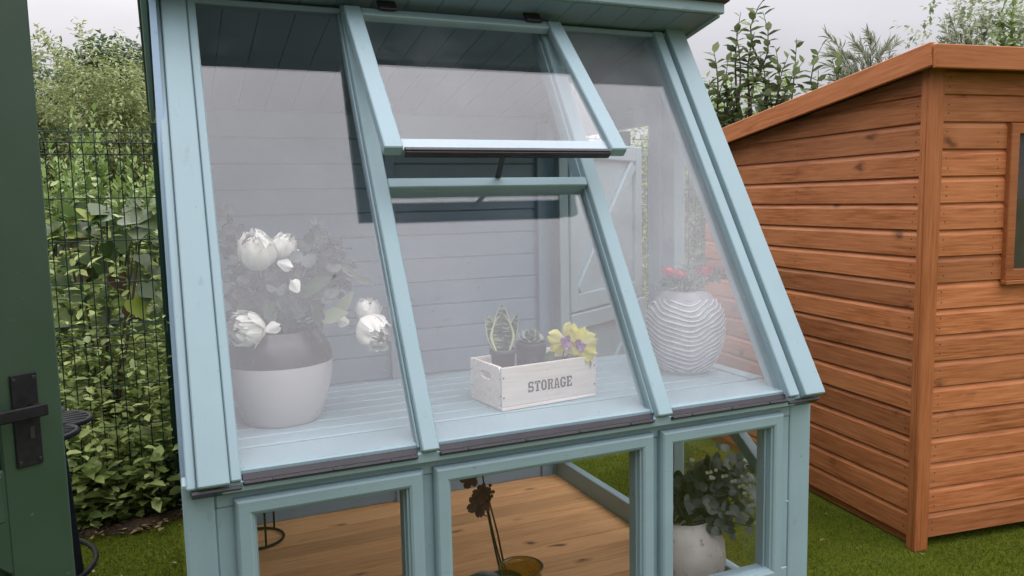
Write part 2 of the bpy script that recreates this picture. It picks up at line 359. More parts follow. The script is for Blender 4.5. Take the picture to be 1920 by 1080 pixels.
sw = MB().add([(1.838, .03, .89), (1.838, .639, .89), (1.838, .639, 1.995), (1.842, .03, .89), (1.842, .639, .89), (1.842, .639, 1.995)],
              [(0, 2, 1), (3, 4, 5), (0, 1, 4, 3), (1, 2, 5, 4), (2, 0, 3, 5)]).build('side_pane', M['glass_low'], shed)
box('side_pane', (1.838, .08, .151), (1.842, .639, .80), M['glass_low'], shed, 0)
br = Vector((0, -.60, -.42)).normalized()
box('side_brace', (-.02, -.35, -.022), (.02, .35, .022), M['blue'], shed, .003, Vector((1.80, .30, .70)), (I3[0], br, I3[0].cross(br)), 'y')
# stable door, both leaves swung outwards
def leaf(ang, z0, z1, width, up):
    h = Vector((1.862, 1.652, 0)); dx = Vector((math.sin(R(ang)), math.cos(R(ang)), 0)); dn = Vector((dx.y, -dx.x, 0))
    A = (dx, dn, I3[2])
    dl = box('door_leaf', (0, -.03, z0), (width, -.002, z1), M['blue'], shed, .003, h, A, 'z')
    P = lambda n, lo, hi, g: box(n, lo, hi, M['blue'], dl, .004, h, A, g)
    P('door_stile', (.002, -.001, z0), (.075, .024, z1), 'z'); P('door_stile', (width - .075, -.001, z0), (width - .002, .024, z1), 'z')
    P('door_rail', (.076, -.001, z1 - .085), (width - .076, .023, z1 - .001), 'x'); P('door_rail', (.076, -.001, z0 + .001), (width - .076, .023, z0 + .09), 'x')
    a = Vector((.10, z0 + .10)); b2 = Vector((width - .10, z1 - .10)); dd = b2 - a; L = dd.length; dd.normalize()
    e1 = dx * dd.x + I3[2] * dd.y; e3 = -dx * dd.y + I3[2] * dd.x; c = (a + b2) / 2
    box('door_brace', (-L / 2, -.001, -.035), (L / 2, .021, .035), M['blue'], dl, .004, h + dx * c.x + I3[2] * c.y, (e1, dn, e3), 'x')
    return dl
leaf(57.5, .925, 1.795, .85, True); leaf(59.5, .165, .915, .85, False)
# open vent
VH = G0 + GD * 1.412 + GN * .038
vd = Vector((0, .246 - VH.y, 1.640 - VH.z)).normalized(); VA = (I3[0], -vd, Vector((0, -(-vd).z, (-vd).y)))
VL = .644
def vb(name, x, s, off, mat=None, parent=None, b=.003, grain='y'):
    return box(name, (x[0], -s[1], off[0]), (x[1], -s[0], off[1]), mat or M['blue'], parent or shed, b, VH, VA, grain)
vt = vb('vent_sash', (.560, .613), (0, VL), (.0, .034))
vb('sash_stile', (1.272, 1.325), (0, VL), (.0, .034), parent=vt)
vb('sash_rail', (.6135, 1.2715), (.0, .035), (.0, .030), parent=vt, grain='x'); vb('sash_rail', (.6135, 1.2715), (VL - .055, VL - .004), (.0, .016), parent=vt, grain='x')
vb('sash_pane', (.614, 1.271), (.036, VL - .008), (.018, .022), M['glass'], vt, 0)
vb('glazing_strip', (.618, 1.267), (VL - .010, VL + .003), (.0165, .026), M['black'], vt, .002, 'x'); vb('glazing_strip', (.618, 1.267), (VL + .0035, VL + .008), (.0, .022), M['black'], vt, .002, 'x')
for xc in (.70, 1.215): vb('hinge', (xc - .03, xc + .03), (-.03, .018), (.0345, .045), M['black'], vt, .002, 'x')
a = VH - VA[1] * (VL - .03) + Vector((.93, 0, -.002)); bpt = G0 + GD * .80 + GN * .02 + Vector((.955, 0, 0))
ex = (bpt - a).normalized(); eside = ex.cross(I3[0]).normalized()
box('stay_arm', (0, -.009, -.002), ((bpt - a).length, .009, .002), M['black'], vt, .001, a, (ex, I3[0] - ex * ex.x, eside), 'x')
# potting bench inside
bench = thing('potting_bench', (.93, .45, .06), 'pale blue slatted bench behind the sloping glass carrying pots and crate', 'bench')
y = .150
while y < .72:
    sb('slat', (.06, y, HB - .020), (1.752, y + .0735, HB), M['blue'], bench, .003); y += .0825
sb('end_board', (1.756, .150, HB - .022), (1.812, y - .01, HB + .002), M['blue'], bench, .003, 'y')
for yy in (.2, .68): sb('bearer', (.06, yy, HB - .075), (1.80, yy + .04, HB - .021), M['blue'], bench)
for xx in (.07, 1.76): sb('leg', (xx, .682, .0625), (xx + .045, .72, HB - .076), M['blue'], bench, grain='z')

# ------------------------------------------------------------------ brown shiplap shed
SX = Vector((.99191, -.12696, 0)); SY = Vector((.12696, .99191, 0)); S0 = Vector((2.8218, .3578, 0)); SA = (SX, SY, I3[2])
bs = thing('timber_shed', S0, 'orange brown shiplap timber shed with sloping roof and window', 'shed')
def bb(name, lo, hi, mat=None, parent=None, b=.003, grain='x'):
    return box(name, lo, hi, mat or M['brown'], parent or bs, b, S0, SA, grain)
BP = .1085; SLOPE = .127
def roofz(ys): return 1.985 - SLOPE * ys
SP = [(0, .0), (.0, .082), (.003, .088), (.0085, .098), (.010, BP - .001), (.018, BP - .001), (.018, 0), (.004, -.003)]   # (depth behind the face, z)
def ship(org, along, inward, x0, x1fn, mat=M['brown'], parent=None, jit=0):
    V = []
    for dpt, zz in SP: V.append((x0, dpt + jit, zz))
    for dpt, zz in SP: V.append((x1fn(zz), dpt + jit, zz))
    n = len(SP); F = [tuple(range(n)), tuple(range(2 * n - 1, n - 1, -1))] + [(i, i + n, (i + 1) % n + n, (i + 1) % n) for i in range(n)]
    c = (x0 + x1fn(0)) / 2
    V = [(v[0] - c, v[1], v[2]) for v in V]
    m = frame(org + along * c, (along, inward, I3[2]))
    me = mesh('board', V, F); return link('shiplap_board', me, mat, parent, m)
fw_ = bb('front_wall', (.02, .022, .05), (2.38, .04, 1.95)); lw_ = bb('side_wall', (.022, .045, .05), (.04, 1.72, 1.74), grain='y')
bb('side_wall', (2.36, .045, .05), (2.378, 1.72, 1.74), grain='y'); bb('back_wall', (.045, 1.70, .05), (2.355, 1.72, 1.74))
random.seed(11)
for k in range(18):
    z0 = .046 + k * BP
    org = S0 + I3[2] * z0
    if z0 + BP * .5 > 1.13 and z0 + BP * .5 < 1.77: segs = ((.046, .392), (1.25, 2.36))
    else: segs = ((.046, 2.36),)
    for a0, a1 in segs: ship(org, SX, SY, a0, lambda zz, a1=a1: a1, parent=fw_, jit=random.uniform(0, .0012))
    # side face runs backwards; top boards are cut to the roof slope
    end = lambda zz: max(.06, min(1.74, (roofz(0) - (z0 + zz)) / SLOPE))
    if z0 < 1.94: ship(org, SY, SX, .034, end, parent=lw_, jit=random.uniform(0, .0012))
bb('corner_trim', (-.022, -.020, .0), (.046, -.0005, 1.99), M['trim'], grain='z'); bb('corner_trim', (-.020, -.0195 + .02, .0), (-.0005, .034, 1.985), M['trim'], grain='z')
bb('corner_trim', (2.35, -.020, .0), (2.40, -.0005, 1.99), M['trim'], grain='z')
rr0 = S0 + I3[2] * 1.99; RS = Vector((SY.x, SY.y, -SLOPE)).normalized(); RAx = (SX, RS, SX.cross(RS))
rf = box('shed_roof', (-.06, -.075, .0), (2.45, 1.83, .05), M['black'], bs, .003, rr0, RAx, 'x')
bb('fascia', (-.075, -.095, 1.972), (2.46, -.0755, 2.062), M['trim'])
box('fascia', (-.080, -.076, -.018), (-.0605, 1.84, .074), M['trim'], bs, .003, rr0, RAx, 'y')
for xx in (.0, .8, 1.6, 2.3): bb('bearer', (xx + .02, .03, 0), (xx + .08, 1.7, .045), M['trim'], grain='y')
V, F = ring_frame(.392, 1.25, 1.126, 1.775, [(0, -.01), (0, .018), (.003, .022), (.041, .022), (.044, .018), (.044, -.03), (.0, -.03)])
wf = MB().add(V, F).build('window_frame', M['trim'], bs, matrix=frame(S0, SA))
bb('window_pane', (.44, .008, 1.17), (1.20, .012, 1.73), M['glass_low'], wf, 0)
bb('window_sill', (.385, -.034, 1.108), (1.257, -.002, 1.126), M['trim'], wf)
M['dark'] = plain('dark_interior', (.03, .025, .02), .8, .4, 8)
bb('interior_shade_sheet', (.40, .0190, 1.13), (1.24, .0214, 1.77), M['dark'], wf)  # dark sheet behind the pane, stands in for the unlit inside

# ------------------------------------------------------------------ mesh fence
FY = 2.205
def fence(x0, x1, label, post=True):
    f = thing('mesh_fence', ((x0 + x1) / 2, FY, 0), label, 'fence', 'fence panels along the back')
    mb = MB(); r = .0025
    folds = (1.80, .915, .11)
    def yz(z):  # V folds stiffen the panel
        for fz in folds:
            dd = abs(z - fz)
            if dd < .05: return FY - .03 * (1 - dd / .05)
        return FY
    zs = sorted(set(round(q, 3) for q in [1.865] + [f_ + o for f_ in folds for o in (-.05, 0, .05)]))
    n = int((x1 - x0) / .05)
    for i in range(n + 1):
        x = x0 + .008 + i * .05
        mb.tube([(x, yz(z), z) for z in zs], r, 4, False)
    for z in sorted([1.85, 1.80, 1.75, 1.55, 1.355, 1.16, .965, .915, .865, .67, .475, .28, .11, .06]):
        mb.tube([(x0, yz(z) + .005, z), (x1, yz(z) + .005, z)], r * 1.15, 4, False)
    mb.build('wire_mesh', M['fence'], f)
    if post:
        box('post', (x1 - .005, FY + .008, 0), (x1 + .055, FY + .05, 1.90), M['fence'], f, .004, grain='z')
        for zz in (1.70, 1.352, .67, .40): box('clip_bolt', (x1 + .02, FY - .006, zz - .006), (x1 + .032, FY + .0075, zz + .006), plain('bolt_zinc%d' % int(zz * 100), (.5, .5, .5), .3, .1, metal=.8), f, .002)
    return f
fence(-2.52, -.02, 'dark green welded wire mesh fence panel left of the blue shed'); fence(.04, 2.54, 'dark green welded wire mesh fence panel behind the blue shed'); fence(2.60, 5.1, 'dark green welded wire mesh fence panel behind the brown shed')

# ------------------------------------------------------------------ foliage tools
SH_DIA = ([(0, 0, 0), (.45, .5, .07), (1, 0, -.06), (.45, -.5, .07)], [(0, 2, 1), (0, 3, 2)])
SH_OV = ([(0, 0, 0), (.22, .40, .05), (.58, .46, .04), (1, 0, -.12), (.58, -.46, .04), (.22, -.40, .05), (.3, 0, -.02), (.65, 0, -.05)],
         [(0, 6, 1), (1, 6, 7, 2), (2, 7, 3), (0, 5, 6), (5, 4, 7, 6), (4, 3, 7)])
SH_HEART = ([(0, 0, 0), (-.10, .26, .03), (.08, .46, .03), (.36, .47, .0), (.68, .27, -.05), (1, 0, -.16), (.68, -.27, -.05), (.36, -.47, .0), (.08, -.46, .03), (-.10, -.26, .03), (.3, 0, -.06), (.65, 0, -.10)],
            [(0, 10, 2, 1), (2, 10, 3), (3, 10, 11, 4), (4, 11, 5), (0, 9, 8, 10), (8, 7, 10), (7, 6, 11, 10), (6, 5, 11)])
rng = np.random.default_rng(7)
def unit(a): return a / (np.linalg.norm(a, axis=-1, keepdims=True) + 1e-9)
def cloud_data(P, Dr, U, L, Wd, shape):
    P = np.asarray(P); Dr = unit(np.asarray(Dr)); U = np.asarray(U); S = unit(np.cross(U, Dr)); U = np.cross(Dr, S)
    b = np.array(shape[0]); n, k = len(P), len(b)
    L = np.broadcast_to(L, n)[:, None, None]; Wd = np.broadcast_to(Wd, n)[:, None, None]
    V = P[:, None] + b[None, :, 0:1] * Dr[:, None] * L + b[None, :, 1:2] * S[:, None] * Wd + b[None, :, 2:3] * U[:, None] * L
    return V.reshape(-1, 3), k, n
def cloud(name, P, Dr, U, L, Wd, shape, mat, parent=None):
    V, k, n = cloud_data(P, Dr, U, L, Wd, shape)
    fs = shape[1]; loops = []; starts = []; tot = 0
    lt = np.array([i for f in fs for i in f]); cnt = [len(f) for f in fs]; per = len(lt)
    allv = (lt[None] + (np.arange(n) * k)[:, None]).ravel()
    cs = np.concatenate(([0], np.cumsum(cnt)[:-1])); st = (cs[None] + (np.arange(n) * per)[:, None]).ravel()
    me = bpy.data.meshes.new(name); me.vertices.add(len(V)); me.vertices.foreach_set('co', V.ravel().astype(np.float32))
    me.loops.add(len(allv)); me.loops.foreach_set('vertex_index', allv.astype(np.int32))
    me.polygons.add(len(st)); me.polygons.foreach_set('loop_start', st.astype(np.int32)); me.polygons.foreach_set('loop_total', np.tile(cnt, n).astype(np.int32))
    me.update(calc_edges=True); me.validate()
    return link(name, me, mat, parent)
def sprays(B, Dv, Ls, nl, side=.8, droop=.15, jit=.02, flat=False):
    """leaves set alternately along twigs that start at B and run along Dv"""
    B = np.asarray(B, float); Dv = unit(np.asarray(Dv, float)); n = len(B); Ls = np.broadcast_to(Ls, n)
    t = np.linspace(.08, 1, nl)[None, :] + rng.uniform(-.4, .4, (n, nl)) / nl
    P = B[:, None] + Dv[:, None] * (Ls[:, None] * t)[..., None]; P[..., 2] -= droop * Ls[:, None] * t ** 2
    P += rng.normal(0, jit, P.shape)
    s = unit(np.cross(Dv, rng.normal(size=(n, 3))))[:, None]; s2 = np.cross(Dv[:, None], s)
    ph = (np.arange(nl) * 2.4)[None, :, None] + rng.uniform(0, 6, (n, 1, 1))
    Dl = Dv[:, None] * (1 - side * .5) + (s * np.cos(ph) + s2 * np.sin(ph)) * side + rng.normal(0, .18, P.shape)
    Dl[..., 2] -= droop * 1.5
    U = rng.normal(0, .35, P.shape) + np.array([0, 0, 1.])
    return P.reshape(-1, 3), Dl.reshape(-1, 3), U.reshape(-1, 3)
def twigs(mb, B, Dv, Ls, r, droop=.15):
    for b, dv, l in zip(B, Dv, np.broadcast_to(Ls, len(B))):
        b = Vector(b); dv = Vector(dv).normalized()
        mb.tube([b, b + dv * l * .5 - I3[2] * droop * l * .25, b + dv * l - I3[2] * droop * l], [r, r * .7, r * .3], 4, False)
M['bark'] = plain('bark', (.075, .055, .04), .85, .4, 25, bmp=.5)
M['twig'] = plain('green_twig', (.09, .10, .045), .7, .3, 25)
M['lf_olive'] = leafmat('olive_leaves', [(0, (.13, .165, .065)), (.5, (.28, .33, .13)), (1, (.46, .49, .24))], .35, spec=.25)
M['lf_dark'] = leafmat('dark_leaves', [(0, (0.064, 0.106, 0.051)), (.6, (0.115, 0.172, 0.081)), (1, (0.196, 0.253, 0.115))], .25, spec=.25)
M['lf_shoot'] = leafmat('shoot_leaves', [(0, (0.108, 0.180, 0.046)), (.5, (0.216, 0.324, 0.090)), (1, (0.396, 0.504, 0.180))], .35)
M['lf_fruit'] = leafmat('fruit_tree_leaves', [(0, (.065, .095, .04)), (.55, (.14, .185, .075)), (1, (.32, .37, .18))], .3, .35)
M['lf_weed'] = leafmat('weed_leaves', [(0, (.10, .145, .035)), (.5, (.25, .32, .085)), (1, (.46, .52, .20))], .35)
M['lf_pale'] = leafmat('pale_leaves', [(0, (.16, .21, .10)), (.55, (.30, .34, .20)), (1, (.58, .58, .48))], .4)
M['lf_feather'] = leafmat('feathery_leaves', [(0, (.26, .29, .19)), (1, (.50, .52, .40))], .4)
M['lf_heart'] = leafmat('heart_leaves', [(0, (.05, .085, .022)), (.4, (.085, .135, .04)), (.68, (.15, .19, .095)), (.84, (.20, .25, .14)), (.90, (.26, .33, .04)), (.96, (.30, .34, .05)), (1, (.13, .07, .05))], .45, .35, .5)

def tree(name, base, height, rx, ry, label, mat, n_sp=900, nl=14, L=.05, Wd=.022, zlo=.25, seed=1, lumps=14, sp_len=.35, group=None, shape=SH_DIA, droop=.25, upward=.5, trunk_r=.07):
    global rng
    rng = np.random.default_rng(seed)
    t = thing(name, base, label, 'tree', group); b = np.array(base)
    C = []
    while len(C) < lumps:
        p = rng.uniform(-1, 1, 3)
        if np.linalg.norm(p) < 1: C.append(p)
    C = np.array(C); C = b + np.stack([C[:, 0] * rx * .8, C[:, 1] * ry * .8, height * (zlo + (1 - zlo) * (.5 + .42 * C[:, 2]))], 1)
    rad = rng.uniform(.28, .5, lumps) * min(rx, height * .5)
    mb = MB(); top = Vector(b) + I3[2] * height * .62
    mb.tube([Vector(b), Vector(b) + Vector((.04, .02, height * .3)), top], [trunk_r, trunk_r * .75, trunk_r * .3], 8)
    for c in C:
        st = Vector(b) + I3[2] * height * rng.uniform(.2, .55); c_ = Vector(c); mid = (st + c_) / 2 + Vector((0, 0, -.08))
        mb.tube([st, mid, c_], [trunk_r * .4, trunk_r * .25, trunk_r * .1], 5, False)
    mb.build('trunk', M['bark'], t, True)
    w = rad ** 2 / (rad ** 2).sum(); ci = rng.choice(lumps, n_sp, p=w)
    dv = unit(rng.normal(size=(n_sp, 3)) + np.array([0, 0, .25])); B = C[ci] + dv * (rad[ci] * rng.uniform(.35, 1, n_sp))[:, None]
    dv2 = unit(dv + rng.normal(0, .4, dv.shape) + np.array([0, 0, upward]))
    ls = sp_len * rng.uniform(.6, 1.3, n_sp)
    P, Dl, U = sprays(B, dv2, ls, nl, droop=droop)
    sz = rng.uniform(.7, 1.3, len(P))
    cloud('crown', P, Dl, U, L * sz, Wd * sz, shape, mat, t)
    return t

# trees beyond the fence on the left
tree('hedgerow_tree', (-2.3, 7.2, 0), 3.4, 1.5, 1.2, 'olive green bushy tree behind the fence, cut by the green door', M['lf_olive'], 1500, 16, .055, .02, .12, 21, group='trees beyond the fence')
tree('hedgerow_tree', (-.95, 6.6, 0), 3.05, 1.15, 1.1, 'tall feathery olive green tree rising above the middle of the fence', M['lf_olive'], 2000, 18, .055, .018, .1, 22, group='trees beyond the fence')
tree('hedgerow_tree', (.15, 6.9, 0), 3.15, 1.15, 1.1, 'olive green bushy tree behind the fence, next to the blue shed', M['lf_olive'], 1800, 18, .055, .02, .1, 23, group='trees beyond the fence')
tree('dark_tree', (-.05, 10.0, 0), 4.0, 1.3, 1.3, 'darker grey green tree farthest back, beside the left edge of the blue shed', M['lf_dark'], 1800, 14, .085, .045, .3, 24, group='trees beyond the fence')
tree('dark_tree', (-1.9, 10.4, 0), 3.85, 1.2, 1.3, 'dark tree far back, showing over the olive trees near the green door', M['lf_dark'], 1200, 14, .085, .045, .3, 25, group='trees beyond the fence')

def shoots(name, specs, label, cat, mat, L, Wd, shape=SH_OV, seed=3, side=.75, droop=.12, group=None, stem=None, rad=.006, gap=.035, base=None, taper=.55, reps=2, bendy=.06):
    """upright leafy shoots; specs = (bottom, tip) points"""
    global rng
    rng = np.random.default_rng(seed)
    base = base or specs[0][0]; t = thing(name, (base.x, base.y, 0), label, cat, group)
    mb = MB(); PP = []; DD = []; UU = []; SS = []
    for a_, b_ in specs:
        dv = b_ - a_; ln = dv.length; bend = Vector(rng.normal(0, bendy, 3)) * ln; bend.z = 0
        pth = [a_ + dv * q + bend * math.sin(math.pi * q) for q in (0, .25, .5, .75, 1)]
        mb.tube(pth, [rad, rad * .85, rad * .65, rad * .45, rad * .2], 5, False)
        n = max(5, int(ln / gap)); s = unit(np.cross(np.array(dv), rng.normal(size=3))); s2 = np.cross(unit(np.array(dv)), s)
        for i in range(n):
            q = .12 + .88 * (i + rng.uniform(0, .6)) / n; q = min(q, 1); k = q * 4; j = min(int(k), 3); p = pth[j].lerp(pth[j + 1], k - j)
            for rep in range(reps if q < .8 else 1):
                ph = i * 2.4 + rep * 3.1 + rng.normal(0, .3); o = s * math.cos(ph) + s2 * math.sin(ph)
                dl = unit(np.array(dv)) * (.35 + .6 * q) + o * side * (1.25 - .7 * q); dl[2] -= droop
                PP.append(np.array(p)); DD.append(dl); UU.append(np.array([0, 0, 1.]) + rng.normal(0, .3, 3) - o * .4); SS.append((1.15 - taper * q) * rng.uniform(.7, 1.25))
    mb.build('stem', stem or M['twig'], t, True)
    SS = np.array(SS); cloud('foliage', np.array(PP), np.array(DD), np.array(UU), L * SS, Wd * SS, shape, mat, t)
    return t
# leafy shoots right behind the fence
def sp(px, py, px2, py2, dpt): return (at(px2, py2, dpt), at(px, py, dpt))
shoots('leafy_shrub', [sp(175, 205, 170, 480, 4.6), sp(135, 210, 150, 480, 4.7), sp(155, 250, 160, 480, 4.55), sp(185, 250, 178, 480, 4.6), sp(145, 265, 140, 470, 4.5), sp(120, 300, 140, 480, 4.6), sp(195, 285, 180, 480, 4.7)],
       'tall pale green shrub with two upright tips above the fence wires', 'shrub', M['lf_shoot'], .075, .034, seed=31, group='shrubs behind the fence', gap=.022, base=Vector((-.53, 2.7, 0)))
shoots('leafy_shrub', [sp(92, 272, 100, 480, 4.5), sp(110, 300, 105, 480, 4.5), sp(80, 300, 90, 480, 4.4), sp(122, 330, 115, 480, 4.4), sp(70, 320, 85, 480, 4.5)],
       'short leafy shrub behind the fence beside the green door edge', 'shrub', M['lf_shoot'], .07, .034, seed=32, group='shrubs behind the fence', gap=.024, base=Vector((-.75, 2.7, 0)))
shoots('leafy_shrub', [sp(240, 280, 235, 500, 4.6), sp(255, 300, 245, 500, 4.6), sp(225, 310, 230, 500, 4.5), sp(265, 320, 255, 500, 4.5), sp(215, 335, 225, 500, 4.6), sp(248, 330, 240, 500, 4.4)],
       'leafy shrub behind the right half of the fence, shorter than its neighbour', 'shrub', M['lf_shoot'], .075, .036, seed=33, group='shrubs behind the fence', gap=.024, base=Vector((-.2, 2.65, 0)))
shoots('leafy_shrub', [sp(292, 255, 290, 500, 4.7), sp(300, 290, 295, 500, 4.6), sp(283, 320, 285, 500, 4.6), sp(310, 330, 300, 500, 4.5)],
       'narrow leafy shrub behind the fence post at the blue shed', 'shrub', M['lf_shoot'], .07, .036, seed=34, group='shrubs behind the fence', gap=.024, base=Vector((.02, 2.7, 0)))

# climbing plant with large heart-shaped leaves
vine = thing('climbing_plant', (-.35, 2.42, 0), 'climbing plant with big drooping heart shaped leaves behind the wire', 'plant')
rng = np.random.default_rng(41); mb = MB()
for px0, px1, py1 in ((190, 200, 380), (180, 120, 420), (200, 270, 400), (195, 250, 470), (185, 150, 500)):
    a_ = at(px0, 900, 4.35); a_.z = 0; b_ = at(px1, py1, 4.3); mb.tube([a_, (a_ + b_) / 2 + Vector((.03, 0, .15)), b_], [.012, .009, .004], 6, False)
mb.build('stem', M['bark'], vine, True)
V0 = np.array(SH_HEART[0]); hm = []
for v in range(3):
    Vv = V0.copy(); Vv[:, 2] += [.0, .05, -.06][v] * np.sin(Vv[:, 0] * 3 + v); Vv[:, 1] *= [1, .9, 1.05][v]
    hm.append(mesh('heart_leaf', [tuple(q) for q in Vv], SH_HEART[1], True)); hm[-1].materials.append(M['lf_heart'])
for i in range(105):
    px = rng.uniform(84, 312); py = rng.uniform(385, 600) if i > 18 else rng.uniform(378, 425)
    p = at(px, py, rng.uniform(4.22, 4.55)); sz = rng.uniform(.075, .14)
    dl = Vector((rng.normal(0, .45), rng.normal(-.5, .3), rng.uniform(-1.0, -.05) if py > 420 else rng.uniform(-.35, .25))).normalized()
    up = Vector((rng.normal(0, .3), rng.normal(-.6, .3), .8)); s_ = up.cross(dl).normalized(); up = dl.cross(s_)
    link('leaf', hm[i % 3], M['lf_heart'], vine, frame(p, (dl * sz, s_ * sz, up * sz)))
# nettles and weeds below, one mass
def weeds(name, x0, x1, y0, y1, n, hlo, hhi, label, seed, L=.06, W_=.034, mat=None):
    global rng
    rng = np.random.default_rng(seed)
    X = rng.uniform(x0, x1, n); Yv = rng.uniform(y0, y1, n); B = np.stack([X, Yv, np.zeros(n)], 1); hh = rng.uniform(hlo, hhi, n)
    dv = unit(np.stack([rng.normal(0, .18, n), rng.normal(-.06, .18, n), np.ones(n)], 1))
    P, Dl, U = sprays(B, dv, hh, 15, side=1.15, droop=.05, jit=.012); sz = rng.uniform(.5, 1.35, len(P))
    f_ = cloud(name, P, Dl, U, L * sz, W_ * sz, SH_OV, mat or M['lf_weed']); tag(f_, label, 'weeds', kind='stuff'); return f_
weeds('weeds', -1.5, .2, 2.28, 3.0, 950, .25, 1.1, 'dense green nettles and weeds behind the wire fence', 51, .05, .026)
weeds('weeds', -1.4, .15, 2.17, 2.45, 420, .10, .5, 'low leafy weeds along the foot of the wire fence', 52, .07, .04)
weeds('weeds', -2.4, .6, 2.9, 4.6, 1300, .8, 1.85, 'tall tangled undergrowth below the hedgerow trees', 53, .08, .035)

# hedge and trees behind the sheds on the right
def hedge(name, x0, x1, y0, y1, h, label, mat, n, seed, L=.055, Wd=.03):
    global rng
    rng = np.random.default_rng(seed)
    t = thing(name, ((x0 + x1) / 2, (y0 + y1) / 2, 0), label, 'hedge'); mb = MB()
    for i in range(int((x1 - x0) / .4)):
        xb = x0 + .2 + i * .4; yb = (y0 + y1) / 2 + rng.normal(0, .1)
        mb.tube([(xb, yb, 0), (xb + .05, yb, h * .45), (xb + rng.normal(0, .15), yb, h * .85)], [.03, .02, .006], 6, False)
    mb.build('stem', M['bark'], t, True)
    B = np.stack([rng.uniform(x0, x1, n), rng.uniform(y0, y1, n), h * rng.uniform(.02, .93, n) ** .8], 1)
    dv = unit(np.stack([rng.normal(0, .6, n), rng.normal(-.5, .5, n), rng.uniform(0, 1, n)], 1))
    P, Dl, U = sprays(B, dv, .22, 11, droop=.2); sz = rng.uniform(.7, 1.3, len(P)); cloud('foliage', P, Dl, U, L * sz, Wd * sz, SH_DIA, mat, t); return t
hedge('garden_hedge', 2.3, 5.6, 3.6, 4.6, 2.0, 'mid green hedge behind the brown shed, seen past the blue shed', M['lf_weed'], 2600, 61)
FD = 5.6
def fs(tx, ty, bx_, by_, dd=FD): return (at(bx_, by_, dd), at(tx, ty, dd))
shoots('fruit_tree', [fs(1389, 22, 1380, 160), fs(1450, -25, 1425, 120), fs(1430, 20, 1400, 180), fs(1337, 88, 1345, 210), fs(1454, 90, 1440, 240), fs(1494, 72, 1475, 250), fs(1510, 110, 1485, 250), fs(1480, 100, 1460, 240), fs(1365, 110, 1370, 230),
                      fs(1400, 90, 1395, 230), fs(1425, 100, 1420, 240), fs(1543, 82, 1550, 220), fs(1560, 110, 1560, 220), fs(1330, 150, 1345, 250), fs(1535, 130, 1530, 230), fs(1380, 60, 1385, 190), fs(1415, 60, 1405, 180), fs(1360, 140, 1352, 260), fs(1575, 105, 1565, 200), fs(1440, 140, 1430, 260)] + [fs(tx_, ty_, tx_ + dx_, ty_ + 95) for tx_, ty_, dx_ in ((1325, 190, 30), (1345, 170, -25), (1362, 185, 30), (1390, 160, -30), (1410, 175, 35), (1432, 185, -30), (1455, 165, 30), (1470, 190, -35), (1500, 160, 25), (1515, 185, -30), (1375, 205, 10), (1338, 215, -10), (1420, 130, 25), (1372, 150, 35), (1400, 205, -35), (1448, 205, 20))],
       'fruit tree with dark glossy upright shoots above the brown shed roof', 'tree', M['lf_fruit'], .092, .050, seed=71, stem=M['bark'], rad=.008, gap=.046, side=1.25, droop=.25, taper=.3, reps=2, bendy=.12, base=at(1420, 240, FD) * 1.0)
mb = MB(); fb = at(1420, 240, FD); ft = bpy.data.objects['fruit_tree']
for q in ((1380, 170), (1440, 150), (1475, 250), (1350, 215), (1550, 220), (1405, 180), (1425, 240)):
    mb.tube([Vector((fb.x, fb.y, 0)), Vector((fb.x, fb.y, .9)), (Vector((fb.x, fb.y, 1.1)) + at(*q, FD)) / 2 + Vector((0, 0, .1)), at(*q, FD)], [.05, .042, .026, .013], 7, False)
mb.build('trunk', M['bark'], ft, True)
tree('bushy_tree', (4.75, 3.85, 0), 2.75, 1.0, .7, 'pale green bushy tree behind the fruit tree shoots', M['lf_shoot'], 1100, 13, .06, .03, .3, 72, group='trees behind the brown shed')
# feathery shrub: long fine leaves on arching stems
def feather(name, tips, base, label, seed, mat, nl=38, L=.10, Wd=.005):
    global rng
    rng = np.random.default_rng(seed); t = thing(name, (base.x, base.y, 0), label, 'shrub', 'shrubs behind the brown shed')
    mb = MB(); PP = []; DD = []
    for tip in tips:
        a_ = base + Vector(rng.normal(0, .08, 3)); top = a_.lerp(tip, .7) + Vector((0, 0, .10)); pth = [Vector((a_.x, a_.y, .2)), a_, a_.lerp(top, .6), top, tip]
        mb.tube(pth, [.012, .007, .005, .003, .001], 4, False)
        for i in range(nl):
            q = .35 + .65 * i / nl; k = q * 4; j = min(int(k), 3); p = pth[j].lerp(pth[j + 1], k - j); dv = (pth[j + 1] - pth[j]).normalized()
            for _ in range(2):
                o = Vector(rng.normal(0, 1, 3)); dl = dv * 1.1 + o * .45; dl.z += .1; PP.append(np.array(p)); DD.append(np.array(dl))
    mb.build('stem', M['twig'], t, True); n = len(PP); sz = rng.uniform(.6, 1.2, n)
    cloud('foliage', np.array(PP), np.array(DD), rng.normal(0, .5, (n, 3)) + np.array([0, 0, 1.]), L * sz, Wd * sz, SH_DIA, mat, t)
rq = random.Random(5)
feather('feathery_shrub', [at(1575 + rq.uniform(-25, 110), 62 + rq.uniform(0, 90), 6.6 + rq.uniform(-.2, .2)) for _ in range(26)], at(1640, 230, 6.6), 'wispy pale shrub with fine arching sprays over the brown shed roof', 73, M['lf_feather'])
feather('feathery_shrub', [at(1765 + rq.uniform(-5, 100), 30 + rq.uniform(0, 60), 7.2 + rq.uniform(-.2, .2)) for _ in range(16)], at(1820, 190, 7.2), 'wispy shrub at the top right, mixed with pale flowers', 74, M['lf_feather'])
tree('flowering_tree', (at(1850, 200, 7.4).x, at(1850, 200, 7.4).y, 0), 3.35, .75, .5, 'pale flowering tree above the front corner of the brown shed', M['lf_pale'], 330, 12, .055, .03, .5, 75, lumps=9, sp_len=.25, group='trees behind the brown shed')
